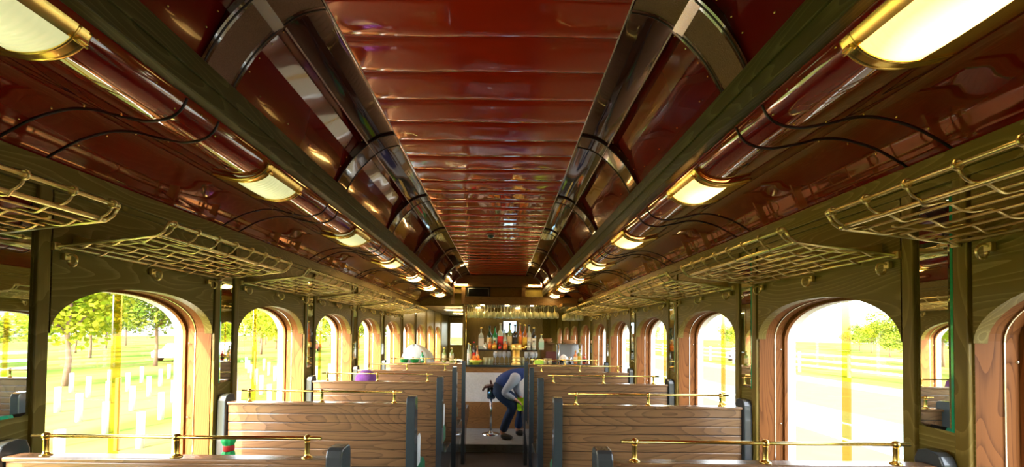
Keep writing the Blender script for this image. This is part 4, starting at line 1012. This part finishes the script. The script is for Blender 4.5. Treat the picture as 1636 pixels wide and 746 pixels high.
# vineyard tubes and stakes
TUBE = flat('white_grow_tube', (.42,.42,.38), .6); WOODST = flat('stake_wood', (.40,.24,.12), .8)
tb_ = MB(); tb_.lathe([(.07, 0), (.07, .75), (.06, .75), (.06, .02)], n=8); tube0 = tb_.build('vine_tube', TUBE)
first = True
for r_ in range(6):
    for i in range(11):
        o = tube0 if first else copy_tree(tube0); first = False
        o.location = (-7.5-r_*1.9, 5.2+i*1.5+r_*1.15, GZ); tag(o, 'white vine protection tube standing in the vineyard rows on the left lawn', 'vine tube', 'vine tubes outside')
sk = MB(); sk.box(-.035, .035, -.035, .035, 0, 1.5, 0, .01); sk0 = sk.build('wooden_stake', WOODST)
for i, (x, y, lab) in enumerate(((-7.8, 8.0, 'weathered wooden stake nearest on the left lawn'), (-6.7, 9.9, 'weathered wooden stake second along the left lawn'), (-9.5, 13, 'weathered wooden stake third along the left lawn'), (-12, 19, 'weathered wooden stake farthest on the left lawn'))):
    o = sk0 if i == 0 else copy_tree(sk0); o.location = (x, y, GZ); tag(o, lab, 'stake', 'stakes on the lawn')
# white rail fence beyond the road
fn = empty('rail_fence', (21.5, 0, GZ), label='long white rail fence running beyond the road on the right', cat='fence')
q = MB()
for z in (.5, .9, 1.3): q.box(-.03, .03, 0, 120, z-.06, z+.06)
q.build('rail', TUBE, fn)
for i in range(30): MB().box(-.06, .06, i*4-.06, i*4+.06, 0, 1.45).build('post', TUBE, fn)
# parked cars
def make_car(col):
    root = empty('car', (0,0,0)); b = MB()
    b.prism([(-2.1,.3), (-2.15,.75), (-1.9,.9), (-1.2,.95), (-.7,1.4), (.7,1.42), (1.3,.98), (2.0,.88), (2.15,.6), (2.1,.3)], lambda u, v, w: (w, u, v), -.85, .85, 0, .05); b.build('body', col, root)
    g = MB(); g.prism([(-1.1,.98), (-.66,1.34), (.64,1.36), (1.15,1.0)], lambda u, v, w: (w, u, v), -.87, .87, 0); g.build('side_window', gl['dark'], root)
    for y in (-1.35, 1.35):
        for x in (-.80, .80): MB().lathe([(.16, -.1), (.32, -.1), (.32, .1), (.16, .1)], (x, y, .32), 18, 0, Matrix.Rotation(PI/2, 3, 'Y')).build('wheel', SEAM, root)
    return root
for i, (x, y, c, lab) in enumerate(((-27, 33, (.55,.55,.58), 'silver car parked beyond the vineyard on the left'), (-25, 50, (.45,.05,.04), 'red car parked further off on the left'), (24, 38, (.7,.7,.72), 'pale car parked beyond the road on the right'), (24, 52, (.2,.22,.28), 'dark grey car parked beyond the road on the right'))):
    c_ = make_car(flat('car_paint_%d' % i, c, .2, coat=1)); c_.location = (x, y, GZ); tag(c_, lab, 'car', 'parked cars')

# ------------------------------------------------------------------ sky, sun, camera
w = bpy.data.worlds.new('sky'); sc.world = w; w.use_nodes = True; nt = w.node_tree
sky = nt.nodes.new('ShaderNodeTexSky'); sky.sky_type = 'NISHITA'; sky.sun_disc = False; sky.sun_elevation = math.radians(34); sky.sun_rotation = math.radians(203); sky.air_density = 1.0; sky.dust_density = 3; sky.ozone_density = 1
bgn = nt.nodes['Background']; hs = nt.nodes.new('ShaderNodeHueSaturation'); hs.inputs['Saturation'].default_value = .4; nt.links.new(sky.outputs[0], hs.inputs['Color']); nt.links.new(hs.outputs[0], bgn.inputs[0]); bgn.inputs[1].default_value = .8
sd = bpy.data.lights.new('sun', 'SUN'); sd.energy = 7; sd.angle = .01; sd.color = (1,.90,.74)
so = bpy.data.objects.new('sun', sd); COL.objects.link(so); so.rotation_euler = (Vector((-.42, -1.0, .72))).to_track_quat('Z', 'Y').to_euler()
cam = bpy.data.cameras.new('camera'); cam.lens = F/1636*36; cam.sensor_width = 36; cam.shift_x = 15/1636; cam.shift_y = (521.6-373)/1636; cam.clip_start = .02; cam.clip_end = 600
co = bpy.data.objects.new('camera', cam); COL.objects.link(co); co.location = (CX, 0, H)
co.rotation_euler = (Matrix.Rotation(PI/2+.02, 3, 'X') @ Matrix.Rotation(.0105, 3, 'Z')).to_euler()
sc.camera = co
sc.view_settings.view_transform = 'Standard'; sc.view_settings.look = 'None'; sc.view_settings.gamma = 1; sc.view_settings.use_curve_mapping = False
sc.view_settings.exposure = 1.7
sc.cycles.use_denoising = True; sc.cycles.max_bounces = 10; sc.cycles.diffuse_bounces = 5; sc.cycles.glossy_bounces = 6; sc.cycles.transparent_max_bounces = 24
sc.cycles.caustics_reflective = False; sc.cycles.caustics_refractive = False; sc.cycles.sample_clamp_indirect = 6
